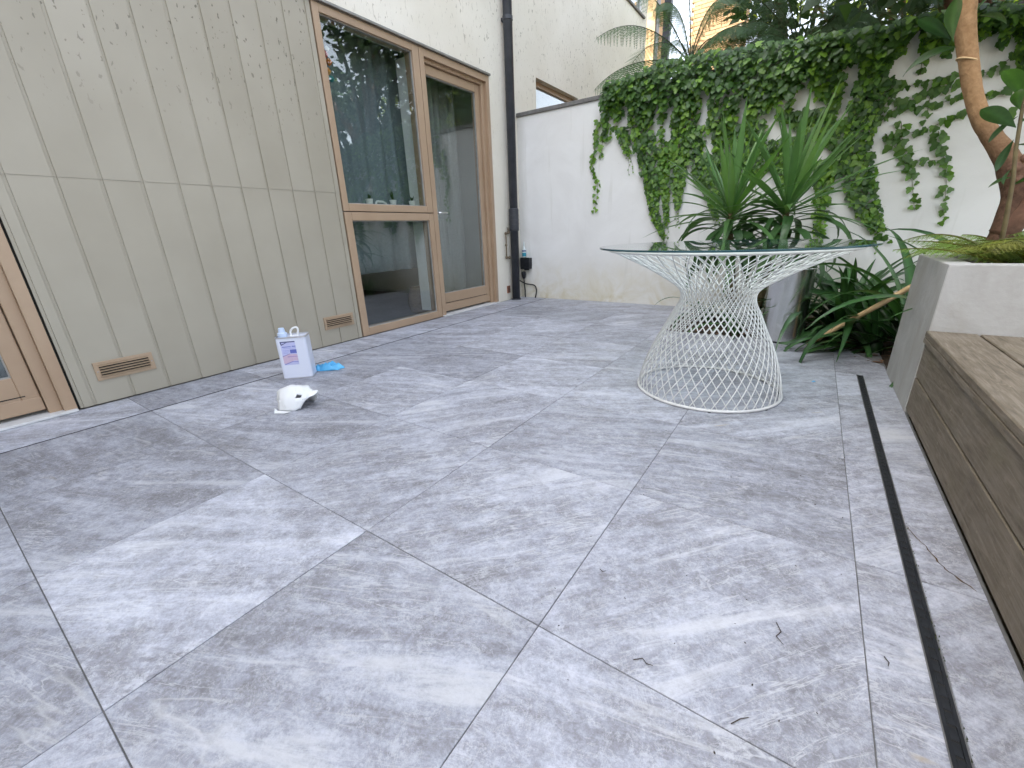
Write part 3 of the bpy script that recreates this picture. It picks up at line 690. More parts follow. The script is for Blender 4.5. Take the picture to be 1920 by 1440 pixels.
# ================================================================== PLANT DATA (metres on the wall face, or in the place)
IVY_TOP = [(-2.015, 2.213, 2.023), (-1.83, 2.227, 1.803), (-1.655, 2.263, 1.706), (-1.424, 2.286, 1.51), (-1.276, 2.276, 1.586), (-1.093, 2.278, 1.719), (-0.916, 2.269, 1.406), (-0.737, 2.25, 1.43), (-0.592, 2.233, 1.624), (-0.406, 2.205, 1.475), (-0.282, 2.2, 1.678), (-0.141, 2.185, 1.713), (-0.002, 2.17, 1.727), (0.119, 2.166, 1.796), (0.209, 2.167, 1.832), (0.277, 2.168, 1.955), (0.383, 2.165, 2.014), (0.569, 2.153, 1.94), (0.712, 2.127, 2.016), (0.964, 2.089, 1.809)]
IVY_STRANDS = [([(-1.859, 1.807), (-1.769, 1.55)], 0.076, 0.032, 0), ([(-1.629, 1.727), (-1.502, 1.273), (-1.444, 0.962), (-1.33, 0.719)], 0.14, 0.019, 0), ([(-1.428, 1.558), (-1.356, 1.211), (-1.314, 0.851)], 0.076, 0.019, 1), ([(-1.28, 1.632), (-1.238, 1.298), (-1.22, 1.001)], 0.14, 0.025, 1), ([(-1.14, 1.703), (-1.041, 1.327), (-0.961, 1.178), (-0.83, 0.881)], 0.127, 0.025, 0), ([(-0.922, 1.451), (-0.723, 0.972)], 0.191, 0.115, 0), ([(-0.684, 1.679), (-0.579, 1.237)], 0.191, 0.14, 0), ([(-0.371, 1.511), (-0.229, 1.119)], 0.223, 0.127, 0), ([(-0.04, 1.309), (-0.014, 1.101), (0.017, 0.711)], 0.089, 0.057, 1), ([(0.084, 1.451), (0.217, 1.123), (0.335, 0.87), (0.413, 0.742)], 0.178, 0.051, 0), ([(-0.286, 1.698), (0.092, 1.411)], 0.204, 0.166, 0), ([(0.176, 1.839), (0.127, 1.407)], 0.14, 0.14, 0)]
IVY_TRAILS = [[(-2.13, 1.92), (-2.136, 1.746), (-2.178, 1.492), (-2.107, 1.299), (-2.129, 0.997)], [(-1.936, 1.842), (-2.0, 1.703)], [(-2.008, 1.877), (-2.062, 1.736), (-2.085, 1.535)], [(0.662, 1.778), (0.493, 1.778), (0.35, 1.754), (0.293, 1.73)], [(0.678, 1.71), (0.495, 1.704), (0.404, 1.64), (0.323, 1.583), (0.112, 1.485)], [(0.743, 1.55), (0.672, 1.494), (0.564, 1.458), (0.447, 1.439), (0.321, 1.438)], [(0.579, 1.778), (0.532, 1.67), (0.541, 1.496)], [(0.629, 1.431), (0.696, 1.263), (0.754, 1.076), (0.809, 0.769)], [(0.317, 1.457), (0.447, 1.292), (0.544, 1.132), (0.616, 0.876)], [(0.535, 1.245), (0.675, 1.23)], [(0.947, 1.873), (0.867, 1.799), (0.798, 1.767), (0.747, 1.761)], [(0.996, 1.681), (0.885, 1.624), (0.807, 1.622)], [(1.005, 1.501), (0.875, 1.506)], [(0.429, 1.939), (0.443, 1.821)], [(0.338, 1.807), (0.271, 1.681), (0.243, 1.504)], [(0.4, 1.659), (0.265, 1.556)], [(0.395, 0.743), (0.477, 0.761)], [(0.421, 0.7), (0.515, 0.656)]]
F1 = [((-1.416, 5.45, 2.473), (-1.937, 5.45, 3.08), (-2.461, 5.45, 2.888)), ((-1.394, 5.3, 2.34), (-2.003, 5.3, 2.647), (-2.396, 5.3, 2.346)), ((-1.46, 5.6, 2.567), (-1.86, 5.6, 3.312), (-2.215, 5.6, 3.366)), ((-1.368, 5.35, 2.484), (-1.51, 5.35, 3.126), (-1.783, 5.35, 2.941)), ((-1.404, 5.6, 2.555), (-1.326, 5.6, 3.246), (-0.933, 5.6, 2.802)), ((-1.352, 5.4, 2.47), (-1.09, 5.4, 2.78), (-0.783, 5.4, 2.538)), ((-1.379, 5.5, 2.524), (-1.469, 5.5, 3.375), (-1.692, 5.5, 3.568)), ((-1.454, 5.8, 2.617), (-1.268, 5.8, 3.302), (-0.809, 5.8, 3.086)), ((-1.32, 5.2, 2.347), (-1.571, 5.2, 2.535), (-1.889, 5.2, 2.321))]
F2 = [((-0.419, 5.5, 2.378), (-0.794, 5.5, 2.857), (-1.054, 5.5, 2.565)), ((-0.434, 5.7, 2.435), (-0.902, 5.7, 3.159), (-1.208, 5.7, 2.947)), ((-0.427, 5.6, 2.407), (-0.627, 5.6, 3.12), (-0.98, 5.6, 3.145)), ((-0.412, 5.7, 2.43), (-0.379, 5.7, 3.083), (-0.026, 5.7, 2.83)), ((-0.397, 5.5, 2.374), (-0.164, 5.5, 2.725), (0.149, 5.5, 2.421)), ((-0.404, 5.3, 2.322), (-0.653, 5.3, 2.598), (-0.842, 5.3, 2.399)), ((-0.383, 5.3, 2.317), (-0.2, 5.3, 2.485), (0.028, 5.3, 2.244)), ((-0.419, 5.5, 2.378), (-0.538, 5.5, 3.092), (-0.468, 5.5, 3.144)), ((-0.45, 5.9, 2.491), (-0.727, 5.9, 3.098), (-0.882, 5.9, 2.882))]
F3 = [((0.198, 5.5, 2.353), (-0.101, 5.5, 2.781), (-0.289, 5.5, 2.568)), ((0.206, 5.7, 2.409), (0.021, 5.7, 2.963), (-0.16, 5.7, 2.943)), ((0.198, 5.5, 2.353), (0.32, 5.5, 2.731), (0.538, 5.5, 2.465)), ((0.191, 5.3, 2.298), (0.295, 5.3, 2.43), (0.535, 5.3, 2.199)), ((0.191, 5.3, 2.298), (0.013, 5.3, 2.504), (-0.139, 5.3, 2.358))]

# ================================================================== WIRE TABLE
tb = thing('wire_table', 'round glass topped table on a white twisted wire base', 'table', (-0.36, 2.34, 0))
prof = [(0.350, 0.006), (0.343, 0.06), (0.318, 0.15), (0.280, 0.25), (0.236, 0.34), (0.204, 0.41), (0.180, 0.455), (0.172, 0.49), (0.178, 0.515), (0.198, 0.54), (0.243, 0.572), (0.345, 0.632), (0.470, 0.693), (0.535, 0.722)]
def cr(pts, t):      # Catmull-Rom
    n = len(pts) - 1; u = min(t * n, n - 1e-6); i = int(u); f = u - i
    p = [pts[max(i - 1, 0)], pts[i], pts[i + 1], pts[min(i + 2, n)]]
    return [0.5 * (2 * b + (c - a) * f + (2 * a - 5 * b + 4 * c - d) * f * f + (3 * b - a - 3 * c + d) * f ** 3) for a, b, c, d in zip(*p)]
NW = 46
# twist is spread along the arc so that wires cross at an even angle
samp = [cr(prof, k / 40) for k in range(41)]
ang = [0.0]
for a, b in zip(samp, samp[1:]):
    ds = math.hypot(b[0] - a[0], b[1] - a[1]); rr = (a[0] + b[0]) / 2
    ang.append(ang[-1] + min(ds * (0.60 if a[1] < 0.5 else 0.36) / rr, 0.11))
def wire(sgn):
    pts = [(r * math.cos(sgn * a), r * math.sin(sgn * a), z) for (r, z), a in zip(samp, ang)]
    return MB().tube(pts, 0.0025, 6).mesh('wire', M['wire'], smooth=True)
wm = {s: wire(s) for s in (-1, 1)}
for s in (-1, 1):
    for k in range(NW):
        link('wire', wm[s], tb, (0, 0, 0), (0, 0, 2 * math.pi * (k + (0.25 if s > 0 else 0)) / NW), (1 if s > 0 else 0.985, 1 if s > 0 else 0.985, 1))
def ring(r, z, t): return MB().tube([(r * math.cos(2 * math.pi * k / 96), r * math.sin(2 * math.pi * k / 96), z) for k in range(97)], t, 8, cap=False)
ring(0.350, 0.008, 0.0075).build('base_ring', M['wire'], tb, smooth=True)
ring(0.537, 0.7235, 0.0065).build('top_ring', M['wire'], tb, smooth=True)
gt = MB(); R0, zt, zb = 0.59, 0.740, 0.7315
n = 128
def cir(r, z): return [(r * math.cos(2 * math.pi * k / n), r * math.sin(2 * math.pi * k / n), z) for k in range(n)]
gt.add(cir(R0 - 0.0015, zt) + cir(R0, zt - 0.0015) + cir(R0, zb + 0.0015) + cir(R0 - 0.0015, zb), [tuple(range(n))])
for a, mi in ((0, 1), (1, 1), (2, 1)):
    gt.add([], [])
    for k in range(n):
        k2 = (k + 1) % n
        gt.f.append((a * n + k, (a + 1) * n + k, (a + 1) * n + k2, a * n + k2)); gt.mi.append(1)
gt.f.append(tuple(range(3 * n, 4 * n))[::-1]); gt.mi.append(0)
gt.build('glass_top', [M['table_glass'], M['glass_edge']], tb)
for k in range(8):
    a = 2 * math.pi * (k + 0.3) / 8
    MB().lathe([(0.007, -0.003), (0.007, 0.0)], 10).build('foot', M['black'], tb).location = (0.352 * math.cos(a), 0.352 * math.sin(a), 0.0032)

# ================================================================== STEEL POT
sp = thing('steel_pot', 'tall brushed steel cylinder pot behind the wire table', 'pot', (-0.095, 3.66, 0.0))
MB().lathe([(0.138, 0.0), (0.140, 0.012), (0.140, 0.52), (0.142, 0.525), (0.136, 0.525), (0.134, 0.47)], 48, cap1=False).build('pot', M['steel'], sp, smooth=False).data.polygons.foreach_set('use_smooth', [True] * (48 * 5 + 1))
MB().lathe([(0.134, 0.47), (0.10, 0.475), (0.01, 0.48)], 24).build('soil', M['soil'], sp, smooth=True)
MB().lathe([(0.1415, -0.001), (0.1425, 0.012)], 48).build('foot_rim', M['black'], sp)

# ================================================================== LEAF MAKERS
def blade(L, w, droop, fold=0.25, seg=9, wide=0.4, tip=1.0, twist=0.0, tint=(1, 1, 1), stripe=False):
    """a long leaf along +X from the origin, bending down by `droop` radians over its length"""
    mb = MB(); x = z = 0.0; a = 0.0; vs = []; cs = []
    for i in range(seg + 1):
        t = i / seg
        ww = w * (0.45 + 0.55 * min(1, t / wide)) * (1 - max(0, (t - wide) / (1 - wide)) ** 1.6 * tip) * 0.5
        ww = max(ww, 0.0008)
        tw = twist * t
        n = Vector((math.sin(a), 0, math.cos(a)))
        sd = Vector((0, math.cos(tw), 0)) + n * math.sin(tw)
        up = n * (fold * ww)
        c = Vector((x, 0, z))
        vs += [c + sd * ww + up, c, c - sd * ww + up]
        a += droop / seg * (0.4 + 1.2 * t); x += L / seg * math.cos(a); z -= L / seg * math.sin(a)
    fs = []
    for i in range(seg):
        b = i * 3; fs += [(b, b + 1, b + 4, b + 3), (b + 1, b + 2, b + 5, b + 4)]
    mb.add(vs, fs)
    cols = []
    for i in range(seg + 1):
        e = 0.85 if stripe else 1.0
        cols += [tuple(c * e for c in tint), tuple(c * (1.7 if stripe else 1.08) for c in tint), tuple(c * e for c in tint)]
    mb.c = cols
    return mb
def aim(o, pitch, yaw, roll=0.0):
    """leaf along +X: lift by pitch, then turn by yaw"""
    o.rotation_mode = 'XYZ'
    o.rotation_euler = (Matrix.Rotation(yaw, 3, 'Z') @ Matrix.Rotation(-pitch, 3, 'Y') @ Matrix.Rotation(roll, 3, 'X')).to_euler()

# ================================================================== YUCCA
yc = thing('yucca', 'spiky green yucca with two leaf rosettes standing behind the glass table', 'yucca', (-0.40, 4.02, -0.02))
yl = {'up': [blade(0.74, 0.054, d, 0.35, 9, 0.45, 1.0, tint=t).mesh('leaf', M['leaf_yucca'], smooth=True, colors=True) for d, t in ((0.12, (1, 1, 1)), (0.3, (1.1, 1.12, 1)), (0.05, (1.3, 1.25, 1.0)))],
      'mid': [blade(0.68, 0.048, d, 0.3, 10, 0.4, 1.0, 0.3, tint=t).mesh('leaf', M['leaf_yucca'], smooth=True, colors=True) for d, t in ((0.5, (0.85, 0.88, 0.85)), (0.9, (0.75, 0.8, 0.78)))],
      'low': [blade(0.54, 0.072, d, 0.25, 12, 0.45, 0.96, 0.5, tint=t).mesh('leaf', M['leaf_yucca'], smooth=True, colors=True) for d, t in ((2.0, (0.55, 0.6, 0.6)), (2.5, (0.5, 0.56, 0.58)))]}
for (sx, sy, sz, lean) in ((-0.20, 0.0, 0.88, 1), (0.185, -0.02, 0.90, -1)):
    MB().tube([(sx * 0.35, 0.02, 0.0), (sx * 0.6, 0.01, 0.35), (sx, sy, sz - 0.05), (sx, sy, sz + 0.10)], [0.040, 0.034, 0.028, 0.012], 12).build('stem', M['stem'], yc, smooth=True)
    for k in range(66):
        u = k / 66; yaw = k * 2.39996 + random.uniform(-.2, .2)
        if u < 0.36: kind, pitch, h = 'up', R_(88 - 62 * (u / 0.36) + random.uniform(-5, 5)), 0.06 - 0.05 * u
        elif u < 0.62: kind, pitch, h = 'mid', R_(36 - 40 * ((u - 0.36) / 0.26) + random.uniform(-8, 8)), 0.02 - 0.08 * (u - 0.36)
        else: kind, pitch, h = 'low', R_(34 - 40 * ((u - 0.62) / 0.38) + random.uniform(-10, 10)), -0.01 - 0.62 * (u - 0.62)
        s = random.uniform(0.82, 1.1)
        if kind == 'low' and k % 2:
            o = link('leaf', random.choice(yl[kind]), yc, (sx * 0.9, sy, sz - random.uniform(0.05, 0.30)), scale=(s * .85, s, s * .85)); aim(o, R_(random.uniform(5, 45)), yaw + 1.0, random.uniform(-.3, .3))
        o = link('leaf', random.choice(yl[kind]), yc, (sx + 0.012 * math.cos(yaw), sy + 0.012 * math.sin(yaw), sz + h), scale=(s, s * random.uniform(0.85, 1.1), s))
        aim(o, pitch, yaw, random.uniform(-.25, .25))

# ================================================================== STRAP-LEAVED CLUMPS
sl_ = [blade(L, w, d, f, 14, 0.35, 0.97, tw, tint=t, stripe=True).mesh('leaf', M['leaf_strap'], smooth=True, colors=True)
       for L, w, d, f, tw, t in ((0.78, 0.060, 1.3, 0.25, 0.2, (1, 1, 1)), (0.90, 0.066, 1.8, 0.2, -0.3, (0.85, 0.9, 0.9)), (0.70, 0.058, 2.3, 0.22, 0.4, (1.15, 1.15, 1.0)), (0.85, 0.070, 2.7, 0.2, 0.1, (0.75, 0.82, 0.85)), (0.62, 0.052, 0.8, 0.3, 0.0, (1.05, 1.05, 1.0)))]
def clump(label, x, y, n, s0, s1, p0=78, p1=8, yaws=None, z=0.0):
    t = thing('strap_leaf_plant', label, 'plant', (x, y, z), 'strap-leaved plants in the bed')
    MB().lathe([(0.05, -0.03), (0.045, 0.05), (0.02, 0.10)], 12).build('crown', M['leaf_strap'], t, smooth=True, colors=True)
    for k in range(n):
        u = (k + 0.5) / n
        yaw = k * 2.39996 + random.uniform(-.3, .3) if yaws is None else random.uniform(*yaws)
        s = random.uniform(s0, s1)
        o = link('leaf', random.choice(sl_), t, (0.02 * math.cos(yaw), 0.02 * math.sin(yaw), 0.02), scale=(s, min(s, 1.05) * random.uniform(0.85, 1.15), s))
        aim(o, R_(p0 + (p1 - p0) * u + random.uniform(-7, 7)), yaw, random.uniform(-.3, .3))
    return t
clump('dark strap-leaved plant beside the steel pot at the bed edge', 0.27, 3.92, 38, 0.8, 1.1, 82, 8)
clump('strap-leaved plant with drooping leaves against the planter corner, nearest the paving', 0.44, 3.58, 38, 0.68, 0.92, 80, 0, (R_(60), R_(240)))
clump('large strap-leaved plant arching high above the planter back edge', 0.62, 3.62, 36, 1.3, 1.7, 82, 30)
clump('strap-leaved plant behind the planter below the tree', 0.98, 3.50, 34, 1.2, 1.6, 78, 20)
clump('strap-leaved plant by the white wall right of the yucca', 0.28, 4.20, 36, 1.1, 1.45, 80, 14)
clump('strap-leaved plant against the white wall behind the planter', 0.85, 4.20, 24, 1.0, 1.3, 76, 16)
clump('strap-leaved plant in the shade between yucca and wall', -0.72, 4.25, 14, 0.5, 0.7, 72, 4)
clump('strap-leaved plant low behind the wire table legs', -0.42, 3.88, 18, 0.45, 0.62, 70, 2)

# pole leaning through the leaves
po = MB()
A = Vector((0.072, 3.515, 0.016)); B = Vector((0.488, 3.35, 0.432)); D = B - A
pts = [A + D * k * 0.25 + Vector((random.uniform(-.002, .002), random.uniform(-.002, .002), random.uniform(-.002, .002))) for k in range(8)]
po.tube(pts, [0.0155, 0.0158, 0.0152, 0.016, 0.0155, 0.016, 0.0155, 0.015], 12)
tag(po.build('wooden_pole', M['bamboo'], smooth=True), 'pale wooden pole leaning from the paving edge into the leaves', 'pole')

# ================================================================== TREE IN THE PLANTER
tr = thing('planter_tree', 'bare tan trunk of a small tree leaning out of the concrete planter', 'tree', (0.70, 2.90, 0.60))
def tp_(p): return (p[0] - 0.70, p[1] - 2.90, p[2] - 0.60)
path = [(0.705, 2.90, 0.58), (0.70, 2.90, 0.70), (0.688, 2.90, 0.80), (0.682, 2.90, 0.90), (0.66, 2.90, 0.99), (0.615, 2.90, 1.07), (0.555, 2.90, 1.15), (0.50, 2.90, 1.235), (0.455, 2.90, 1.335), (0.415, 2.90, 1.45), (0.38, 2.90, 1.56), (0.352, 2.90, 1.68), (0.31, 2.91, 1.95), (0.26, 2.93, 2.25), (0.22, 2.95, 2.6)]
rad = [0.068, 0.056, 0.040, 0.036, 0.046, 0.040, 0.034, 0.032, 0.031, 0.032, 0.034, 0.036, 0.032, 0.026, 0.018]
def smooth_path(path, rad, sub=4):
    P = []; Rr = []
    for k in range((len(path) - 1) * sub + 1):
        t = k / ((len(path) - 1) * sub); P.append(cr(path, t)); Rr.append(cr([(r,) for r in rad], t)[0] * random.uniform(0.97, 1.04))
    return P, Rr
P, Rr = smooth_path(path, rad)
MB().tube([tp_(p) for p in P], Rr, 16).build('trunk', M['bark_mix'], tr, smooth=True)
P2, R2 = smooth_path([(0.69, 2.90, 0.74), (0.735, 2.89, 0.85), (0.80, 2.88, 0.95), (0.90, 2.87, 1.10), (1.02, 2.87, 1.4), (1.1, 2.9, 1.8), (1.12, 2.95, 2.2)], [0.05, 0.04, 0.036, 0.032, 0.028, 0.022, 0.014])
MB().tube([tp_(p) for p in P2], R2, 12).build('branch', M['bark_dark'], tr, smooth=True)
for c, r in (((0.652, 2.868, 1.01), 0.026), ((0.675, 2.872, 1.045), 0.02), ((0.67, 2.86, 0.965), 0.018)):
    mb = MB(); mb.lathe([(0.002, -r), (r * .8, -r * .5), (r, 0), (r * .75, r * .6), (0.002, r)], 12)
    o = mb.build('knot', M['bark_dark'], tr, smooth=True); o.location = tp_(c); o.rotation_euler = (0.5, 0.4, 0)
# twine ring round the trunk
MB().tube([tp_((0.410 + 0.036 * math.cos(a * .4), 2.90 + 0.036 * math.sin(a * .4), 1.452 - 0.012 * math.cos(a * .4))) for a in range(17)], 0.003, 6).build('twine', M['bamboo'], tr)
def broad(L, w, droop, tint=(1, 1, 1), wide=0.6, ribs=False):
    seg = 12; vs = []; cs = []; x = z = 0; a = 0
    for i in range(seg + 1):
        t = i / seg
        s = max(0.02, math.sin(math.pi * min(1, t ** (math.log(0.5) / math.log(wide)))) ** 0.75) * w / 2
        wv = 0.006 * (1 if i % 2 else -1) if ribs else 0
        c = Vector((x, 0, z)); n = Vector((math.sin(a), 0, math.cos(a)))
        for q in (-1, -0.5, 0, 0.5, 1): vs.append(c + Vector((0, q * s, 0)) + n * (abs(q) * 0.22 * s + (wv if abs(q) == 0.5 else 0)))
        cs += [tint, tint, tuple(v * 1.35 for v in tint), tint, tint]
        a += droop / seg; x += L / seg * math.cos(a); z -= L / seg * math.sin(a)
    mb = MB().add(vs, [(i * 5 + k, i * 5 + k + 1, i * 5 + k + 6, i * 5 + k + 5) for i in range(seg) for k in range(4)])
    mb.c = cs
    return mb.mesh('leaf', M['leaf_broad'], smooth=True, colors=True)
br = [broad(1.0, 0.34, 0.6, (.72, .75, .8)), broad(1.0, 0.34, 1.0, (1.15, 1.15, 0.8)), broad(1.0, 0.25, 0.8, (0.5, 0.55, 0.6)), broad(1.0, 0.27, 1.0, (0.55, 0.6, 0.65), 0.55, True), broad(1.0, 0.36, 0.5, (0.7, 0.72, 0.6), 0.66)]
def leaf_from(parent, me, a, b, roll=0.0, y=0.0):
    a = Vector(a); b = Vector(b) + Vector((0, y, 0)); d = b - a; L = d.length
    o = link('leaf', me, parent, a - parent.location, scale=(L * .92, L * .92, L * .92))
    aim(o, math.asin(d.z / L) + 0.25, math.atan2(d.y, d.x), roll)
    return o
for (a, b, k, roll, dy) in (((0.345, 2.86, 1.52), (0.255, 2.8, 1.655), 4, 1.2, -0.03), ((0.335, 2.86, 1.53), (0.165, 2.8, 1.625), 2, 0.9, 0.02), ((0.36, 2.86, 1.50), (0.133, 2.8, 1.440), 3, 0.5, 0.0), ((0.40, 2.87, 1.60), (0.52, 2.8, 1.53), 2, -0.6, 0.0), ((0.39, 2.87, 1.62), (0.46, 2.8, 1.70), 2, -0.4, 0.05)):
    leaf_from(tr, br[k], a, b, roll, dy)
# crown above the frame
def leaf_cloud(mb, centre, rad, n, size, tints, seed, shell=0.35):
    rg = random.Random(seed)
    for _ in range(n):
        while True:
            p = Vector((rg.uniform(-1, 1), rg.uniform(-1, 1), rg.uniform(-1, 1)))
            if shell < p.length <= 1: break
        c = Vector((centre[0] + p.x * rad[0], centre[1] + p.y * rad[1], centre[2] + p.z * rad[2]))
        d = Vector((rg.gauss(0, 1), rg.gauss(0, 1), rg.gauss(-.3, .6))).normalized(); n_ = Vector((rg.gauss(0, .6), rg.gauss(-.2, .6), 1)).normalized()
        q = d.cross(n_).normalized(); s = size * rg.uniform(0.6, 1.3)
        tn = rg.choice(tints); k = rg.uniform(0.75, 1.2); tn = tuple(v * k for v in tn)
        mb.add([c, c + d * s * .45 + q * s * .28, c + d * s, c + d * s * .45 - q * s * .28], [(0, 1, 2, 3)], tn)
cm = MB()
for k in range(15):
    leaf_cloud(cm, (random.uniform(-0.9, 1.1), random.uniform(-0.3, 1.9), random.uniform(1.75, 2.6)), (0.45, 0.45, 0.3), 150, 0.15, ((1, 1, 1), (.7, .8, .8), (1.2, 1.2, .9)), 40 + k)
co = cm.build('crown', M['leaf_dark'], tr, colors=True); co['kind'] = 'stuff'

# broad-leaved shrub at the right edge
sh = thing('broad_leaved_shrub', 'broad-leaved shrub beside the tree trunk at the right edge', 'shrub', (0.65, 2.68, 0.60))
MB().tube([tuple(Vector(p) - sh.location) for p in ((0.66, 2.70, 0.58), (0.635, 2.68, 0.80), (0.61, 2.65, 0.95), (0.59, 2.65, 1.06), (0.575, 2.65, 1.17), (0.562, 2.65, 1.28), (0.56, 2.65, 1.38))], [0.009, 0.008, 0.007, 0.0065, 0.006, 0.005, 0.003], 8).build('stem', M['stem'], sh, smooth=True)
for a, b, k, roll, dy in (((0.571, 2.65, 1.14), (0.410, 2.65, 1.212), 0, 0.9, -0.04), ((0.566, 2.65, 1.23), (0.458, 2.65, 1.37), 1, 0.7, -0.03), ((0.566, 2.65, 1.20), (0.490, 2.65, 1.275), 1, 1.0, -0.05), ((0.566, 2.65, 1.18), (0.505, 2.65, 1.10), 2, 0.4, 0.05), ((0.562, 2.65, 1.27), (0.60, 2.65, 1.40), 0, 0.5, -0.03), ((0.575, 2.65, 1.10), (0.562, 2.65, 0.985), 2, 0.2, 0.05), ((0.60, 2.65, 1.00), (0.55, 2.65, 0.935), 2, 0.6, -0.05), ((0.605, 2.65, 0.965), (0.525, 2.65, 0.925), 0, 0.7, -0.02), ((0.57, 2.65, 1.15), (0.68, 2.65, 1.22), 0, -0.6, -0.02), ((0.58, 2.65, 1.08), (0.69, 2.65, 1.05), 2, -0.4, -0.04), ((0.562, 2.65, 1.30), (0.55, 2.60, 1.44), 1, 0.2, -0.05), ((0.61, 2.66, 0.93), (0.72, 2.62, 0.99), 2, -0.5, -0.03)):
    leaf_from(sh, br[k], a, b, roll, dy)

# ================================================================== FERNS
def frond_mesh(b, c, t, wid=0.22, npin=24, tint=(1, 1, 1), mat='leaf_fern', nl=13, drop=0.35):
    b, c, t = Vector(b), Vector(c), Vector(t)
    def bz(u): return b * (1 - u) ** 2 + c * 2 * u * (1 - u) + t * u * u
    mb = MB()
    mb.tube([bz(k / 14) for k in range(15)], [0.006 * (1 - k / 15) + 0.001 for k in range(15)], 5, col=(0.5, 0.42, 0.3))
    sg = (t - b); sidev = Vector((-sg.y, sg.x, 0)); sidev = sidev.normalized() if sidev.length > 1e-4 else Vector((0, 1, 0))
    for i in range(npin):
        u = 0.14 + 0.84 * i / (npin - 1)
        p = bz(u); tg = (bz(min(1, u + .02)) - bz(max(0, u - .02))).normalized()
        L = wid * (math.sin(math.pi * (0.10 + 0.86 * ((i + 1) / (npin + 0.5)))) ** 0.7)
        nrm = tg.cross(sidev).normalized()
        if nrm.z < 0: nrm = -nrm
        for s in (-1, 1):
            d = (sidev * s * 0.93 + tg * 0.36 - Vector((0, 0, drop)) + Vector((random.uniform(-.06, .06), random.uniform(-.06, .06), random.uniform(-.08, .08)))).normalized()
            e = tg - d * tg.dot(d); e.normalize()
            k = random.uniform(0.8, 1.15); tn = tuple(v * k for v in tint)
            hw = 0.0016
            mb.add([p - e * hw, p + e * hw, p + d * L], [(0, 1, 2)], tn)
            for j in range(nl):
                q = p + d * L * (j + 0.7) / (nl + .6); ll = 0.15 * L * (1 - (j / nl) ** 1.5) + 0.003
                ww = L / (nl + 1) * 0.27
                for s2 in (-1, 1):
                    dd = (e * s2 + d * 0.45).normalized()
                    mb.add([q - d * ww, q + d * ww, q + dd * ll + d * ww * .3], [(0, 1, 2)], tn)
    return mb.mesh('frond', M[mat], colors=True)
def tree_fern(label, F, base, tint, extra=6):
    t = thing('tree_fern', label, 'tree fern', (base[0], base[1], 0), 'tree ferns behind the garden wall')
    MB().tube([(0, 0, -0.05), (0.02, 0.01, 1.0), (0, 0, base[2] - 0.02)], [0.10, 0.08, 0.07], 12).build('trunk', M['bark_dark'], t, smooth=True)
    off = Vector((base[0], base[1], 0))
    for (b, c, tp) in F:
        yy = base[1]
        me = frond_mesh(Vector((base[0], base[1], base[2])) - off, Vector(c) - off, Vector(tp) - off, random.uniform(0.26, 0.34), tint=tint, drop=0.75)
        link('frond', me, t)
    for k in range(extra):
        a = math.pi * (0.15 + 0.7 * k / max(1, extra - 1)); L = random.uniform(0.8, 1.1)
        d = Vector((math.cos(a), math.sin(a), 0))
        me = frond_mesh((0, 0, base[2]), d * L * .5 + Vector((0, 0, base[2] + 0.6)), d * L + Vector((0, 0, base[2] + random.uniform(0, .3))), 0.24, 26, tint=tint)
        link('frond', me, t)
    return t
tree_fern('tree fern with arching fronds over the coping near the house', F1, (-1.39, 5.45, 2.42), (1.1, 1.15, 1.15))
tree_fern('dark tree fern above the ivy in the middle of the wall', F2, (-0.41, 5.55, 2.30), (0.62, 0.68, 0.66))
tree_fern('dark tree fern above the ivy left of the tree trunk', F3, (0.2, 5.55, 2.25), (0.45, 0.52, 0.5), 1)

# low golden fern spilling over the planter
lf = thing('low_fern', 'golden green fern sprawling over the top of the concrete planter', 'fern', (0.80, 2.78, 0.61))
for k in range(60):
    a = random.uniform(math.pi * 0.6, math.pi * 1.5) if k < 40 else random.uniform(0, 6.28)
    L = random.uniform(0.22, 0.42); d = Vector((math.cos(a), math.sin(a) * 0.6, 0))
    b = Vector((random.uniform(-.12, .45), random.uniform(-.18, .14), 0.0))
    me = frond_mesh(b, b + d * L * 0.5 + Vector((0, 0, random.uniform(0.10, 0.22))), b + d * L + Vector((0, 0, random.uniform(0.02, 0.14))), 0.085, 20, tint=(random.uniform(.7, 1.2), random.uniform(.8, 1.1), 1), mat='leaf_fern_low', nl=6)
    link('frond', me, lf)

# ================================================================== IVY
ivy = thing('ivy', 'thick green ivy hanging over the white garden wall in trailing strands', 'ivy', (0, WY, 2.12))
LV = [(0, 0), (-.30, -.04), (-.50, .22), (-.30, .42), (-.28, .66), (0, 1.0), (.28, .66), (.30, .42), (.50, .22), (.30, -.04)]
def ivy_leaf(mb, p, size, nrm, roll, tint):
    n_ = Vector(nrm).normalized(); dn = Vector((0, 0, -1)); dn = (dn - n_ * dn.dot(n_)).normalized()
    q = n_.cross(dn); u = dn * math.cos(roll) + q * math.sin(roll); v = q * math.cos(roll) - dn * math.sin(roll)
    vs = [Vector(p) + (v * x + u * (y - .1)) * size + n_ * (0.18 * size * (0.25 - x * x) - 0.12 * size * y * y) for x, y in LV]
    vs.append(Vector(p) + u * 0.3 * size + n_ * 0.02 * size)
    k = len(LV)
    mb.add(vs, [(k, i, (i + 1) % k) for i in range(k)], tint)
rg = random.Random(11)
fo = MB(); O_ = ivy.location
def lerp_top(x):
    T = IVY_TOP
    for a, b in zip(T, T[1:]):
        if a[0] <= x <= b[0]:
            t = (x - a[0]) / (b[0] - a[0]); return a[1] + (b[1] - a[1]) * t, a[2] + (b[2] - a[2]) * t
    return T[-1][1], T[-1][2]
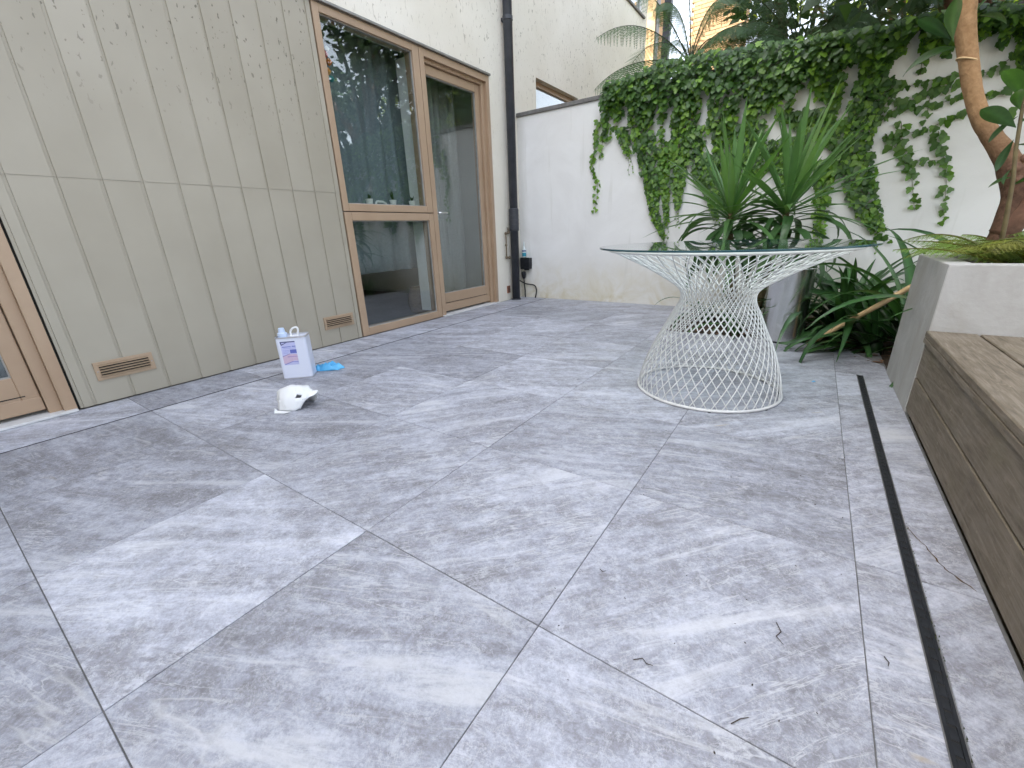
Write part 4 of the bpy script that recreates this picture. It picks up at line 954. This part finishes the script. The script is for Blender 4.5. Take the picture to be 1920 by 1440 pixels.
def tint_for(x, z, young):
    if young: b = (2.2, 1.95, 1.1) if rg.random() < .6 else (1.4, 1.45, 1.0)
    else:
        b = (.85, .9, .9)
        if rg.random() < 0.09: b = (1.5, 1.45, 1.0)
        elif rg.random() < 0.4: b = (0.58, 0.66, 0.72)
    k = rg.uniform(0.78, 1.2)
    return tuple(v * k for v in b)
def put(x, z, off, size, young, steep=0.35):
    nrm = (rg.gauss(0, .35), -1, rg.gauss(steep, .3))
    ivy_leaf(fo, Vector((x, WY - off, z)) - O_, size, nrm, rg.gauss(0, .5), tint_for(x, z, young))
n_top = 0
for _ in range(8600):
    x = rg.uniform(-2.05, 2.2)
    zt, zb = lerp_top(x) if x < 0.96 else (2.09, 1.72)
    zb += 0.07 * math.sin(x * 23) + 0.05 * math.sin(x * 51 + 1)
    u = rg.random(); z = zb + (zt - zb) * u
    zb += 0.16 * math.exp(-((x + 0.55) / 0.35) ** 2)
    if z < zb: continue
    if math.sin(x * 17.3 + 1.1) + 0.6 * math.sin(x * 41 + .4) > 0.55 and u < 0.5: continue      # ragged gaps between strands
    # thin towards the ragged lower edge
    if rg.random() > 0.35 + 0.65 * min(1, u / 0.35): continue
    bulge = 0.03 + 0.13 * min(1, u / 0.6) * rg.random()
    put(x, z, bulge, rg.uniform(0.036, 0.066), rg.random() < 0.16 + (0.40 if u < .4 else 0), 0.4 + 0.4 * u)
for _ in range(2300):           # over the coping and the top of the wall
    x = rg.uniform(-2.1, 2.2); zt, zb = lerp_top(x) if x < 0.96 else (2.1, 1.8)
    y = rg.uniform(-0.05, 0.30)
    ivy_leaf(fo, Vector((x, WY + y, 2.13 + max(0, zt - 2.13) * rg.random() + 0.05 * rg.random())) - O_, rg.uniform(0.036, 0.07), (rg.gauss(0, .5), -0.6, 1), rg.uniform(-3, 3), tint_for(x, 2.1, rg.random() < .2))
def along(path, t):
    n = len(path) - 1; u = min(t * n, n - 1e-6); i = int(u); f = u - i
    return path[i][0] + (path[i + 1][0] - path[i][0]) * f, path[i][1] + (path[i + 1][1] - path[i][1]) * f
st = MB()
for path, w0, w1, young in IVY_STRANDS:
    L = sum(math.dist(a, b) for a, b in zip(path, path[1:]))
    for _ in range(int(L * (w0 + w1) * 2600) + int(L * 60)):
        t = rg.random() ** 1.15; x, z = along(path, t); ww = (w0 + (w1 - w0) * t) * 0.8
        put(x + rg.uniform(-ww, ww), z, 0.015 + 0.06 * rg.random() * (1 - t * .5), rg.uniform(0.034, 0.07) * (1 - 0.4 * t), rg.random() < (0.85 if young else 0.28 + 0.4 * t))
    for s in range(2):
        ph = rg.uniform(0, 6)
        st.tube([Vector((along(path, k / 12)[0] + 0.02 * math.sin(k * .8 + ph), WY - 0.008 - 0.004 * s, along(path, k / 12)[1])) - O_ for k in range(13)], [0.003 - 0.0018 * k / 12 for k in range(13)], 5)
    # bare tip threads with a few tiny leaves
    x, z = path[-1]
    for s in range(2):
        pts = [(x, z)]
        for k in range(5): pts.append((pts[-1][0] + rg.uniform(-.02, .025), pts[-1][1] - rg.uniform(.02, .05)))
        st.tube([Vector((a, WY - 0.006, b)) - O_ for a, b in pts], 0.0014, 4)
        for a, b in pts[1:]: put(a + rg.uniform(-.01, .01), b, 0.012, rg.uniform(.012, .022), True)
fo_o = fo.build('foliage', M['leaf_ivy'], ivy, colors=True); fo_o['kind'] = 'stuff'
# sparse trails: each leaf stands alone on its thread
LM = []
for tn in ((1, 1, 1), (1.3, 1.3, 1.0), (0.75, 0.85, 0.8), (1.7, 1.6, 1.0)):
    mb = MB(); ivy_leaf(mb, (0, 0, 0), 1.0, (0, -1, 0.15), 0, tn); LM.append(mb.mesh('leaf', M['leaf_ivy'], colors=True))
for ti, path in enumerate(IVY_TRAILS + [[(0.30, 1.72), (0.45, 1.60), (0.62, 1.62), (0.74, 1.66)], [(0.40, 1.52), (0.44, 1.36), (0.52, 1.2)]]):
    L = sum(math.dist(a, b) for a, b in zip(path, path[1:])); n = max(3, int(L / 0.025))
    pts = [along(path, k / 24) for k in range(25)]
    st.tube([Vector((a, WY - 0.007, b)) - O_ for a, b in pts], [0.0022 - 0.001 * k / 24 for k in range(25)], 5)
    for k in range(n):
        t = (k + rg.uniform(0.1, 0.9)) / n; x, z = along(path, t); s = rg.uniform(0.05, 0.078) * (1 - 0.35 * t)
        side = 1 if k % 2 else -1
        o = link('leaf', LM[3 if (ti < 3 and rg.random() < .7) else rg.choice((0, 0, 1, 2))], ivy, Vector((x + side * rg.uniform(0.008, 0.03), WY - rg.uniform(0.014, 0.035), z + rg.uniform(-.015, .02))) - O_, scale=(s, s, s))
        o.rotation_euler = (rg.gauss(0.1, .3), rg.gauss(0, .5) + side * .35, rg.gauss(0, .4))
st.build('stems', M['stem'], ivy)

# ================================================================== DRAINPIPE AND FITTINGS
dp = thing('drainpipe', 'anthracite drainpipe running up the cream wall in the corner', 'drainpipe', (-3.095, 4.58, 0))
MB().tube([(0, 0, 0.0), (0, 0, 8.3)], 0.050, 24, cap=True).build('pipe', M['pipe'], dp, smooth=False).data.polygons.foreach_set('use_smooth', [True] * 24 + [False] * 2)
MB().lathe([(0.052, 0.84), (0.059, 0.845), (0.059, 1.09), (0.052, 1.10)], 24).build('coupling', M['pipe'], dp)
for z in (0.86, 0.92, 0.97, 1.02, 1.07):
    MB().tube([(0.060 * math.cos(2 * math.pi * k / 24), 0.060 * math.sin(2 * math.pi * k / 24), z) for k in range(25)], 0.0035, 6, cap=False).build('collar_ring', M['pipe'], dp)
for z in (2.95, 5.2):
    mb = MB(); mb.lathe([(0.0505, z), (0.056, z + .002), (0.056, z + .038), (0.0505, z + .04)], 24); mb.box(-0.074, -0.045, -0.018, 0.018, z + .004, z + .036)
    mb.build('bracket', M['pipe'], dp)
MB().lathe([(0.066, 0.0), (0.062, 0.012), (0.052, 0.016)], 24).build('base_collar', M['pipe'], dp)
M['rust'] = mat_noise('rusty_brass', (0.10, 0.075, 0.05), (0.24, 0.19, 0.13), 40, 0.7, 0.4, metal=0.3)
rp = thing('tap_pipework', 'small rusty tap pipework on the wall beside the drainpipe', 'tap', (FX + 0.002, 4.45, 0.53))
MB().tube([(0.0, 0.07, 0.29), (0.03, 0.07, 0.29), (0.035, 0.02, 0.285), (0.035, 0.0, 0.27), (0.035, 0.0, 0.02), (0.035, 0.02, 0.0), (0.03, 0.08, 0.0), (0.0, 0.08, 0.0)], 0.0085, 10).build('pipe', M['rust'], rp, smooth=True)
for (y, z, r) in ((0.0, 0.285, 0.016), (0.06, 0.30, 0.017), (0.0, 0.15, 0.014), (0.0, 0.005, 0.016), (0.06, 0.0, 0.017), (0.05, 0.33, 0.010)):
    mb = MB(); mb.lathe([(r * .6, -r), (r, -r * .6), (r, r * .6), (r * .6, r)], 8); o = mb.build('fitting', M['rust'], rp); o.location = (0.034, y, z); o.rotation_euler = (0.4, 0.2, 0)
MB().tube([(0.034, 0.05, 0.34), (0.034, 0.03, 0.352), (0.034, 0.08, 0.345)], 0.004, 6).build('tap_lever', M['rust'], rp)
ab = thing('air_brick', 'small terracotta air brick low on the wall by the drainpipe', 'air brick', (FX + 0.001, 4.515, 0.135))
MB().box(0, 0.006, -0.035, 0.035, -0.045, 0.045).build('body', M['brick_red'], ab)
for k in range(5): MB().box(0.0062, 0.0075, -0.028, 0.028, -0.036 + k * 0.016, -0.028 + k * 0.016).build('slot', M['gap'], ab)
sb = thing('socket_box', 'black outdoor socket box on the white wall in the corner', 'socket', (-3.055, WY - 0.001, 0.44))
MB().box(-0.062, 0.062, -0.075, -0.0, -0.068, 0.068).build('box', M['black'], sb, bevel=0.008, seg=2)
MB().box(-0.068, 0.068, -0.083, -0.0755, -0.070, 0.074).build('lid', M['black'], sb, bevel=0.004)
MB().box(-0.03, 0.03, -0.05, -0.02, -0.085, -0.069).build('hinge', M['black'], sb)
MB().box(-0.105, -0.0625, -0.03, -0.001, -0.05, 0.06).build('side_plate', M['flash'], sb)
pg = thing('plug', 'round black plug hanging with its cable under the socket box', 'plug', (-3.095, WY - 0.05, 0.30))
MB().lathe([(0.012, -0.055), (0.026, -0.035), (0.03, 0.0), (0.028, 0.03), (0.015, 0.038)], 16).build('body', M['black'], pg, smooth=True)
MB().tube([(0, 0, -0.05), (0.006, 0, -0.12), (0.008, 0.01, -0.2), (0.006, 0.02, -0.303)], 0.008, 8).build('cable', M['black'], pg, smooth=True)
cb = MB(); cpts = [(-3.165, WY - 0.06, 0.225), (-3.13, WY - 0.05, 0.205), (-3.08, WY - 0.035, 0.18), (-3.01, WY - 0.03, 0.172), (-2.955, WY - 0.03, 0.165), (-2.925, WY - 0.03, 0.14), (-2.915, WY - 0.03, 0.10), (-2.922, WY - 0.03, 0.05), (-2.935, WY - 0.03, 0.0)]
cp_, _ = smooth_path(cpts, [0.008] * len(cpts), 4)
tag(cb.tube(cp_, 0.008, 8).build('cable', M['black'], smooth=True), 'black cable looping from behind the drainpipe to the paving', 'cable')
bt = thing('spray_bottle', 'small clear bottle with teal label standing on the socket box', 'bottle', (-3.085, WY - 0.045, 0.515))
M['clear'] = mat_noise('milky_plastic', (0.62, 0.68, 0.68), (0.70, 0.75, 0.75), 10, 0.3, 0)
M['teal'] = mat_noise('teal_label', (0.02, 0.26, 0.38), (0.04, 0.34, 0.46), 30, 0.4, 0)
MB().lathe([(0.024, 0), (0.026, 0.005), (0.026, 0.095), (0.012, 0.125), (0.010, 0.14)], 18).build('body', M['clear'], bt, smooth=True)
MB().lathe([(0.0264, 0.015), (0.0264, 0.058)], 18, cap0=False, cap1=False).build('label', M['teal'], bt)
M['navy'] = mat_noise('navy_print', (0.03, 0.05, 0.16), (0.05, 0.08, 0.22), 30, 0.4, 0)
MB().lathe([(0.0264, 0.072), (0.0264, 0.088)], 18, cap0=False, cap1=False).build('print_band', M['navy'], bt)
MB().lathe([(0.009, 0.139), (0.010, 0.16), (0.004, 0.19), (0.003, 0.2)], 12).build('nozzle', M['clear'], bt)

# ================================================================== TIN CAN, GLOVE, CRUMPLED PACKAGING
can = thing('metal_can', 'white five litre metal can of cleaner standing on the paving by the house', 'can', (-2.625, 1.345, 0.0))
can.rotation_euler = (0, 0, R_(46))
M['can'] = mat_noise('white_tin', (0.66, 0.69, 0.80), (0.70, 0.73, 0.83), 4, 0.28, 0.03)
M['tin'] = mat_noise('tin_rim', (0.55, 0.55, 0.57), (0.70, 0.70, 0.72), 12, 0.3, 0, metal=0.8)
def rrect(a, b, r, n=5):
    out = []
    for cx, cy, s in ((a - r, b - r, 0), (-a + r, b - r, 90), (-a + r, -b + r, 180), (a - r, -b + r, 270)):
        for k in range(n + 1):
            t = R_(s + 90 * k / n); out.append((cx + r * math.cos(t), cy + r * math.sin(t)))
    return out
A_, B_ = 0.088, 0.060
def skin(rings):
    n = len(rings[0][0]); mb = MB(); vs = [(x, y, z) for poly, z in rings for x, y in poly]
    fs = [(i * n + k, i * n + (k + 1) % n, (i + 1) * n + (k + 1) % n, (i + 1) * n + k) for i in range(len(rings) - 1) for k in range(n)]
    fs.append(tuple(range(n))[::-1]); fs.append(tuple(range((len(rings) - 1) * n, len(rings) * n)))
    return mb.add(vs, fs)
skin([(rrect(A_, B_, .018), 0.004), (rrect(A_ + .001, B_ + .001, .018), 0.010), (rrect(A_, B_, .018), 0.016), (rrect(A_, B_, .018), 0.262)]).build('body', M['can'], can)
skin([(rrect(A_ + .0025, B_ + .0025, .02), 0.0), (rrect(A_ + .0025, B_ + .0025, .02), 0.005)]).build('bottom_rim', M['tin'], can)
rim = MB(); o1, i1 = rrect(A_ + .0025, B_ + .0025, .02), rrect(A_ - .003, B_ - .003, .015); nn = len(o1)
rim.add([(x, y, .2622) for x, y in o1] + [(x, y, .270) for x, y in o1] + [(x, y, .270) for x, y in i1] + [(x, y, .2622) for x, y in i1], [(a * nn + k, a * nn + (k + 1) % nn, (a + 1) * nn + (k + 1) % nn, (a + 1) * nn + k) for a in range(3) for k in range(nn)])
rim.build('top_rim', M['tin'], can)
M['cap'] = mat_noise('pale_blue_plastic', (0.50, 0.60, 0.78), (0.56, 0.66, 0.82), 8, 0.35, 0)
cpo = MB(); cpo.lathe([(0.027, 0.2622), (0.028, 0.285), (0.020, 0.292), (0.017, 0.315), (0.015, 0.318), (0.010, 0.318)], 20, -0.056, 0.0)
cpo.build('spout_cap', M['cap'], can, smooth=False)
M['white_plastic'] = mat_noise('white_plastic', (0.78, 0.78, 0.77), (0.84, 0.84, 0.83), 8, 0.4, 0.03)
hp, _ = smooth_path([(-0.004, 0, 0.263), (-0.006, 0, 0.29), (0.012, -.004, 0.312), (0.036, -.004, 0.316), (0.040, 0, 0.295), (0.028, 0, 0.263)], [0.006] * 6, 4)
MB().tube(hp, 0.006, 8).build('handle', M['white_plastic'], can, smooth=True)
MB().box(-0.012, 0.040, -0.006, 0.006, 0.2624, 0.268).build('handle_foot', M['white_plastic'], can)
# printed label on the front face (local -Y)
def pr(name, x0, x1, z0, z1, col, lvl=1, skew=None):
    mm = mat_noise('print_' + name, tuple(c * .92 for c in col), col, 30, 0.35, 0)
    y = -B_ - 0.0004 * lvl
    vs = [(x0, y, z0), (x1, y, z0), (x1, y, z1), (x0, y, z1)] if skew is None else [(x, y, z) for x, z in skew]
    return vs, mm
lab_me = pr('label', -0.062, 0.024, 0.092, 0.243, (0.52, 0.54, 0.78))
lb = MB().add(lab_me[0], [tuple(range(4))]).build('label', lab_me[1], can)
for nm, x0, x1, z0, z1, col, sk in (('band', -.062, .024, .236, .243, (.09, .10, .22), None), ('flag', 0, 0, 0, 0, (.09, .10, .22), [(-.062, .2359), (-.055, .2359), (-.054, .226), (-.030, .2359), (-.022, .2359), (-.058, .218)]),
        ('line', -.055, -.004, .206, .211, (.16, .19, .52), None), ('line', .002, .024, .207, .213, (.16, .19, .52), None), ('line', -.052, .024, .198, .2005, (.30, .33, .66), None),
        ('panel', -.014, .024, .166, .190, (.14, .17, .50), None), ('line', -.054, -.018, .184, .187, (.30, .33, .66), None), ('line', -.054, -.022, .176, .179, (.33, .36, .66), None), ('line', -.054, -.026, .168, .171, (.33, .36, .66), None),
        ('picture', 0, 0, 0, 0, (.60, .46, .58), [(-.062, .146), (-.062, .104), (-.046, .100), (.0, .118), (.024, .116), (.024, .160), (-.018, .162)]),
        ('stripe', 0, 0, 0, 0, (.32, .27, .52), [(-.062, .146), (-.018, .162), (-.018, .166), (-.062, .151)]), ('stripe', 0, 0, 0, 0, (.38, .28, .50), [(-.034, .142), (.024, .143), (.024, .147), (-.034, .148)]),
        ('stripe', 0, 0, 0, 0, (.25, .26, .56), [(-.058, .094), (-.010, .110), (.024, .107), (.024, .111), (-.012, .115), (-.058, .099)])):
    vs, mm = pr(nm, x0, x1, z0, z1, col, 2 if nm != 'stripe' else 3, sk)
    MB().add(vs, [tuple(range(len(vs)))]).build('print_' + nm, mm, lb)

# crumpled blue glove
M['nitrile'] = mat_noise('blue_nitrile', (0.07, 0.36, 0.66), (0.13, 0.47, 0.76), 18, 0.4, 0.3)
gv = MB(); nx, ny = 34, 26; vs = []
rg2 = random.Random(5)
import mathutils
def sn(x, y, s): return mathutils.noise.noise(Vector((x * s, y * s, 3.3)))
for j in range(ny + 1):
    for i in range(nx + 1):
        u = i / nx * 2 - 1; v = j / ny * 2 - 1
        # superellipse outline with a lobed finger end
        r = max(abs(u), abs(v)) / max(1e-6, math.hypot(u, v)) if (u or v) else 1
        x, y = u * r * 1.0 + u * .15, v * r
        e = max(abs(u), abs(v))
        lob = 1 + 0.13 * sn(u, v, 2.2) + (0.10 * math.cos(v * 7) if u > 0.4 else 0)
        z = 0.028 * (1 - e ** 3) * (0.75 + 1.0 * sn(u + 4, v, 2.6)) + 0.010 * (1 - e ** 4) * sn(u, v, 6)
        vs.append((x * 0.098 * lob, y * 0.056 * lob, 0.002 + max(0.0, z * 1.35)))
gv.add(vs, [(j * (nx + 1) + i, j * (nx + 1) + i + 1, (j + 1) * (nx + 1) + i + 1, (j + 1) * (nx + 1) + i) for j in range(ny) for i in range(nx)])
glove = gv.build('rubber_glove', M['nitrile'], smooth=True)
glove.location = (-2.595, 1.515, 0.001); glove.rotation_euler = (0, 0, R_(38))
md = glove.modifiers.new('solid', 'SOLIDIFY'); md.thickness = 0.0015
tag(glove, 'crumpled bright blue rubber glove lying beside the metal can', 'glove')
scrap = MB(); scrap.add([(-.012, -.005, 0.001), (0.0, -.008, .004), (.012, -.002, .001), (.008, .006, .005), (-.004, .007, .002), (0, 0, .008)], [(0, 1, 5), (1, 2, 5), (2, 3, 5), (3, 4, 5), (4, 0, 5)])
sco = scrap.build('glove_scrap', M['nitrile']); sco.location = (0.119, 2.70, 0.0); sco.rotation_euler = (0, 0, 0.4)
tag(sco, 'tiny blue scrap on the paving right of the wire table', 'scrap')

# crumpled white packaging shell
M['card'] = mat_noise('white_card', (0.72, 0.73, 0.73), (0.80, 0.81, 0.81), 5, 0.55, 0.1)
pk = thing('crumpled_packaging', 'crumpled white plastic packaging shell lying on the paving in front of the can', 'packaging', (-2.125, 1.035, 0.0))
pk.rotation_euler = (0, 0, R_(34))
# an open bent shell: outer rings from the low left corner over the domed back to the pointed right flap
ringsP = [
    [(-0.088, -0.020, 0.0), (-0.094, -0.012, 0.045), (-0.098, 0.010, 0.082), (-0.088, 0.048, 0.078), (-0.080, 0.070, 0.0)],
    [(-0.070, -0.060, 0.0), (-0.072, -0.050, 0.050), (-0.066, -0.010, 0.104), (-0.056, 0.046, 0.100), (-0.050, 0.080, 0.0)],
    [(-0.030, -0.070, 0.0), (-0.026, -0.058, 0.062), (-0.022, -0.010, 0.120), (-0.018, 0.044, 0.112), (-0.014, 0.082, 0.0)],
    [(0.016, -0.066, 0.0), (0.022, -0.056, 0.055), (0.024, -0.012, 0.116), (0.026, 0.040, 0.108), (0.028, 0.078, 0.0)],
    [(0.048, -0.050, 0.012), (0.056, -0.044, 0.050), (0.060, -0.012, 0.090), (0.060, 0.034, 0.098), (0.058, 0.066, 0.0)],
    [(0.062, -0.030, 0.040), (0.082, -0.026, 0.058), (0.092, -0.004, 0.072), (0.094, 0.026, 0.084), (0.082, 0.052, 0.02)],
    [(0.090, -0.012, 0.062), (0.108, -0.010, 0.070), (0.122, 0.004, 0.078), (0.118, 0.020, 0.082), (0.104, 0.040, 0.05)]]
pv = [p for r in ringsP for p in r]
pf = [(i * 5 + k, i * 5 + k + 1, (i + 1) * 5 + k + 1, (i + 1) * 5 + k) for i in range(6) for k in range(4) if not (i == 3 and k == 1)]
# a torn slot in the side
pv += [(0.024, -0.050, 0.064), (0.054, -0.036, 0.066), (0.052, -0.028, 0.074), (0.030, -0.038, 0.080)]
b0, b1, c0, c1 = 3 * 5 + 1, 4 * 5 + 1, 3 * 5 + 2, 4 * 5 + 2; s0 = 35
pf += [(b0, s0, s0 + 1, b1), (b1, s0 + 1, s0 + 2, c1), (c1, s0 + 2, s0 + 3, c0), (c0, s0 + 3, s0, b0)]
shell_m = MB().add(pv, [f[::-1] for f in pf]).mesh('shell', M['card'])
bm = bmesh.new(); bm.from_mesh(shell_m)
bmesh.ops.subdivide_edges(bm, edges=bm.edges[:], cuts=3, use_grid_fill=True, smooth=0.08)
for v_ in bm.verts:
    n_ = mathutils.noise.noise(v_.co * 38.0) * 0.006 + mathutils.noise.noise(v_.co * 16.0) * 0.007
    v_.co += Vector((n_, n_ * 0.6, n_)) * (1 if v_.co.z > 0.006 else 0.2)
bm.to_mesh(shell_m); bm.free()
shell_m.polygons.foreach_set('use_smooth', [True] * len(shell_m.polygons))
shell = link('shell', shell_m, pk)
md = shell.modifiers.new('edges', 'EDGE_SPLIT'); md.split_angle = R_(24)
md = shell.modifiers.new('solid', 'SOLIDIFY'); md.thickness = 0.0018
flap = MB().add([(-0.070, -0.064, 0.004), (-0.030, -0.074, 0.004), (0.010, -0.086, 0.006), (-0.020, -0.100, 0.002), (-0.074, -0.092, 0.002), (-0.080, -0.070, 0.022)], [(0, 1, 3, 4), (1, 2, 3), (0, 4, 5)]).build('folded_flap', M['card'], pk)
md = flap.modifiers.new('solid', 'SOLIDIFY'); md.thickness = 0.0015

# ================================================================== TWIGS AND BITS ON THE PAVING
M['twig'] = mat_noise('dark_twig', (0.035, 0.025, 0.018), (0.08, 0.06, 0.045), 60, 0.9, 0.2)
for lab, pts in (('thin curved twig on the paving near the drain, ends in a hook', [(0.068, 0.880), (0.078, 0.858), (0.070, 0.842), (0.084, 0.826)]), ('kinked dark twig on the paving in the near middle', [(-0.165, 0.628), (-0.150, 0.640), (-0.140, 0.634), (-0.128, 0.636)]),
                 ('short straight twig near the bottom of the paving', [(0.018, 0.606), (0.030, 0.622), (0.042, 0.634)]), ('small dark crumb of twig on the paving left of centre', [(-0.320, 0.820), (-0.311, 0.814), (-0.304, 0.822)]),
                 ('dark leaf stalk on the narrow strip beside the drain', [(0.252, 0.905), (0.258, 0.892), (0.256, 0.884)])):
    o = MB().tube([(x, y, 0.0024 + 0.0015 * (k % 2)) for k, (x, y) in enumerate(pts)], [0.0009] * (len(pts) - 1) + [0.0005], 6).build('twig', M['twig'])
    tag(o, lab, 'twig', 'twigs on the paving')
lt = MB(); rg3 = random.Random(9)
for _ in range(45):
    x = rg3.uniform(-0.4, 0.30); y = rg3.uniform(0.5, 2.9); s = rg3.uniform(0.0008, 0.0020); a = rg3.uniform(0, 6.28)
    c_, s_ = math.cos(a), math.sin(a)
    lt.add([(x + c_ * s * 2, y + s_ * s * 2, .0014), (x - s_ * s, y + c_ * s, .0014), (x - c_ * s * 2, y - s_ * s * 2, .0014), (x + s_ * s, y - c_ * s, .0014), (x, y, .003)], [(0, 1, 4), (1, 2, 4), (2, 3, 4), (3, 0, 4)])
lo_ = lt.build('litter_crumbs', M['twig']); lo_['kind'] = 'stuff'; tag(lo_, 'dark crumbs of leaf litter scattered over the paving', 'litter')
dl = MB()
for _ in range(160):
    x = rg3.uniform(-0.9, 1.2); y = rg3.uniform(3.63, 4.4) if x < 0.3 else rg3.uniform(3.2, 4.0); s = rg3.uniform(0.02, 0.045); a = rg3.uniform(0, 6.28); d = Vector((math.cos(a), math.sin(a), 0)); q = Vector((-d.y, d.x, 0)); c = Vector((x, y, rg3.uniform(-.006, .012)))
    k = rg3.uniform(.7, 1.3)
    dl.add([c - d * s, c + q * s * .4 + Vector((0, 0, .008)), c + d * s, c - q * s * .4 + Vector((0, 0, .006))], [(0, 1, 2, 3)], (k, k, k))
M['dead'] = mat_leaf('dead_leaf', (0.11, 0.055, 0.03), (0.20, 0.11, 0.06), 0.8, 0.1, tcol=(1, .8, .5))
do = dl.build('fallen_leaves', M['dead'], colors=True); do['kind'] = 'stuff'; tag(do, 'brown fallen leaves on the soil bed', 'leaves')

# ================================================================== BEYOND THE WALL
# brick stack
bt_ = thing('brick_chimney', 'tall yellow brick chimney stack beyond the garden wall in the sun', 'chimney', (-2.58, 12.4, 0))
MB().box(-0.51, 0.51, -0.385, 0.385, -0.06, 8.2).build('core', M['mortar'], bt_)
bme = MB().box(-0.1075, 0.1075, -0.05, 0.05, -0.0325, 0.0325).mesh('brick', M['brick'], bevel=0.003)
bmh = MB().box(-0.051, 0.051, -0.05, 0.05, -0.0325, 0.0325).mesh('brick', M['brick'], bevel=0.003)
bms = MB().box(-0.05, 0.05, -0.1075, 0.1075, -0.0325, 0.0325).mesh('brick', M['brick'], bevel=0.003)
for r in range(24):
    z = 4.16 + r * 0.075; sh_ = 0.1125 if r % 2 else 0.0
    for k in range(5):
        x = -0.45 + k * 0.225 + sh_
        if x > 0.5: continue
        link('brick', bme, bt_, (x - 0.0, -0.345 - random.uniform(0, .004), z))
    if r % 2: link('brick', bmh, bt_, (-0.45, -0.345, z))
    for k in range(3): link('brick', bms, bt_, (0.47 + random.uniform(0, .004), -0.19 + k * 0.225, z))
bh = thing('brick_house', 'brown brick house end behind the cream house', 'house', (-6.3, 16, 0))
MB().box(-2.2, 1.30, -0.5, 0.1, -0.06, 9.5).build('wall', M['brick'], bh)
MB().box(-2.4, 1.4, -0.7, 0.3, 9.5, 9.7).build('eaves', M['coping'], bh)
bh2 = thing('red_brick_house', 'red brick house glimpsed through the leaves', 'house', (0.8, 22, 0))
MB().box(-3.4, 6.0, 0, 6, -0.06, 5.2).build('wall', M['brick_red'], bh2)
MB().add([(-3.6, -0.3, 5.2), (6.2, -0.3, 5.2), (6.2, 6.3, 5.2), (-3.6, 6.3, 5.2), (-3.6, 3, 7.6), (6.2, 3, 7.6)], [(0, 1, 5, 4), (2, 3, 4, 5), (0, 4, 3), (1, 2, 5), (0, 3, 2, 1)]).build('roof', M['coping'], bh2)
ps = thing('metal_post', 'dark metal post standing behind the wall in front of the sky', 'post', (-2.13, 7.0, 0))
MB().box(-0.045, 0.045, -0.045, 0.045, -0.06, 5.0).build('shaft', M['pipe'], ps, bevel=0.004)
MB().box(-0.06, 0.06, -0.06, 0.06, 5.001, 5.03).build('cap', M['pipe'], ps)
ps2 = thing('waste_pipe', 'thin grey vent pipe on the far corner of the house', 'pipe', (-2.93, 9.05, 0))
MB().tube([(0, 0, -0.06), (0, 0, 6.5)], 0.038, 14).build('shaft', M['flash'], ps2, smooth=True)
MB().lathe([(0.045, 6.5), (0.05, 6.53), (0.02, 6.56)], 14).build('cowl', M['flash'], ps2)

def tree(label, x, y, trunk_h, crown, mat, n, size, seed, tints):
    t = thing('tree', label, 'tree', (x, y, 0), 'trees beyond the garden wall')
    rg = random.Random(seed)
    MB().tube([(0, 0, -0.06), (0.05, 0.02, trunk_h * .5), (0, 0, trunk_h)], [0.14, 0.11, 0.08], 10).build('trunk', M['bark_dark'], t, smooth=True)
    lm = MB(); cm = MB()
    for (cx, cy, cz, rx, ry, rz) in crown:
        lm.tube([(0, 0, trunk_h * .8), (cx * .5, cy * .5, (trunk_h + cz) / 2), (cx, cy, cz)], [0.05, 0.03, 0.012], 7)
        leaf_cloud(cm, (cx, cy, cz), (rx, ry, rz), n, size, tints, rg.randint(0, 9999), 0.2)
    lm.build('limbs', M['bark_dark'], t, smooth=True)
    o = cm.build('crown', mat, t, colors=True); o['kind'] = 'stuff'
    return t
def crown(seed, n, ext, z0, z1, r):
    rg = random.Random(seed); return [(rg.uniform(-ext, ext), rg.uniform(-ext * .7, ext * .7), rg.uniform(z0, z1), r * rg.uniform(.7, 1.2), r * rg.uniform(.7, 1.2), r * rg.uniform(.5, .9)) for _ in range(n)]
DT = ((1, 1, 1), (.7, .75, .7), (1.3, 1.3, 1))
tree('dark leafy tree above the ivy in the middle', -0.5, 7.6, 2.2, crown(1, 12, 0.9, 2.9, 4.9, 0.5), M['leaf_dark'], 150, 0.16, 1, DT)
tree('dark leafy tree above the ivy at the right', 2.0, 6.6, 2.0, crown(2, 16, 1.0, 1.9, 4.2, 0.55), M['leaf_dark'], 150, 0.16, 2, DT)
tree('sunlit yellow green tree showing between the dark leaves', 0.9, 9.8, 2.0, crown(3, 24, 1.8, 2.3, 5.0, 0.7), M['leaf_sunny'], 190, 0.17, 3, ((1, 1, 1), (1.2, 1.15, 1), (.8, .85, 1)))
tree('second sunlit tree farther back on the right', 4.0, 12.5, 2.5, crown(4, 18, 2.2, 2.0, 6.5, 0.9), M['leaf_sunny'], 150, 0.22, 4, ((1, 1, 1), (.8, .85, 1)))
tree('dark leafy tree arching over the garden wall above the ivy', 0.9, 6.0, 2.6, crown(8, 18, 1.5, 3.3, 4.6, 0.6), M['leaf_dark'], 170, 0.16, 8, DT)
tree('unseen dark leafy tree added at the far right to block light', 3.6, 4.0, 2.2, crown(5, 18, 1.3, 2.0, 4.4, 0.6), M['leaf_dark'], 150, 0.16, 5, DT)  # out of view, added to block light and fill reflections
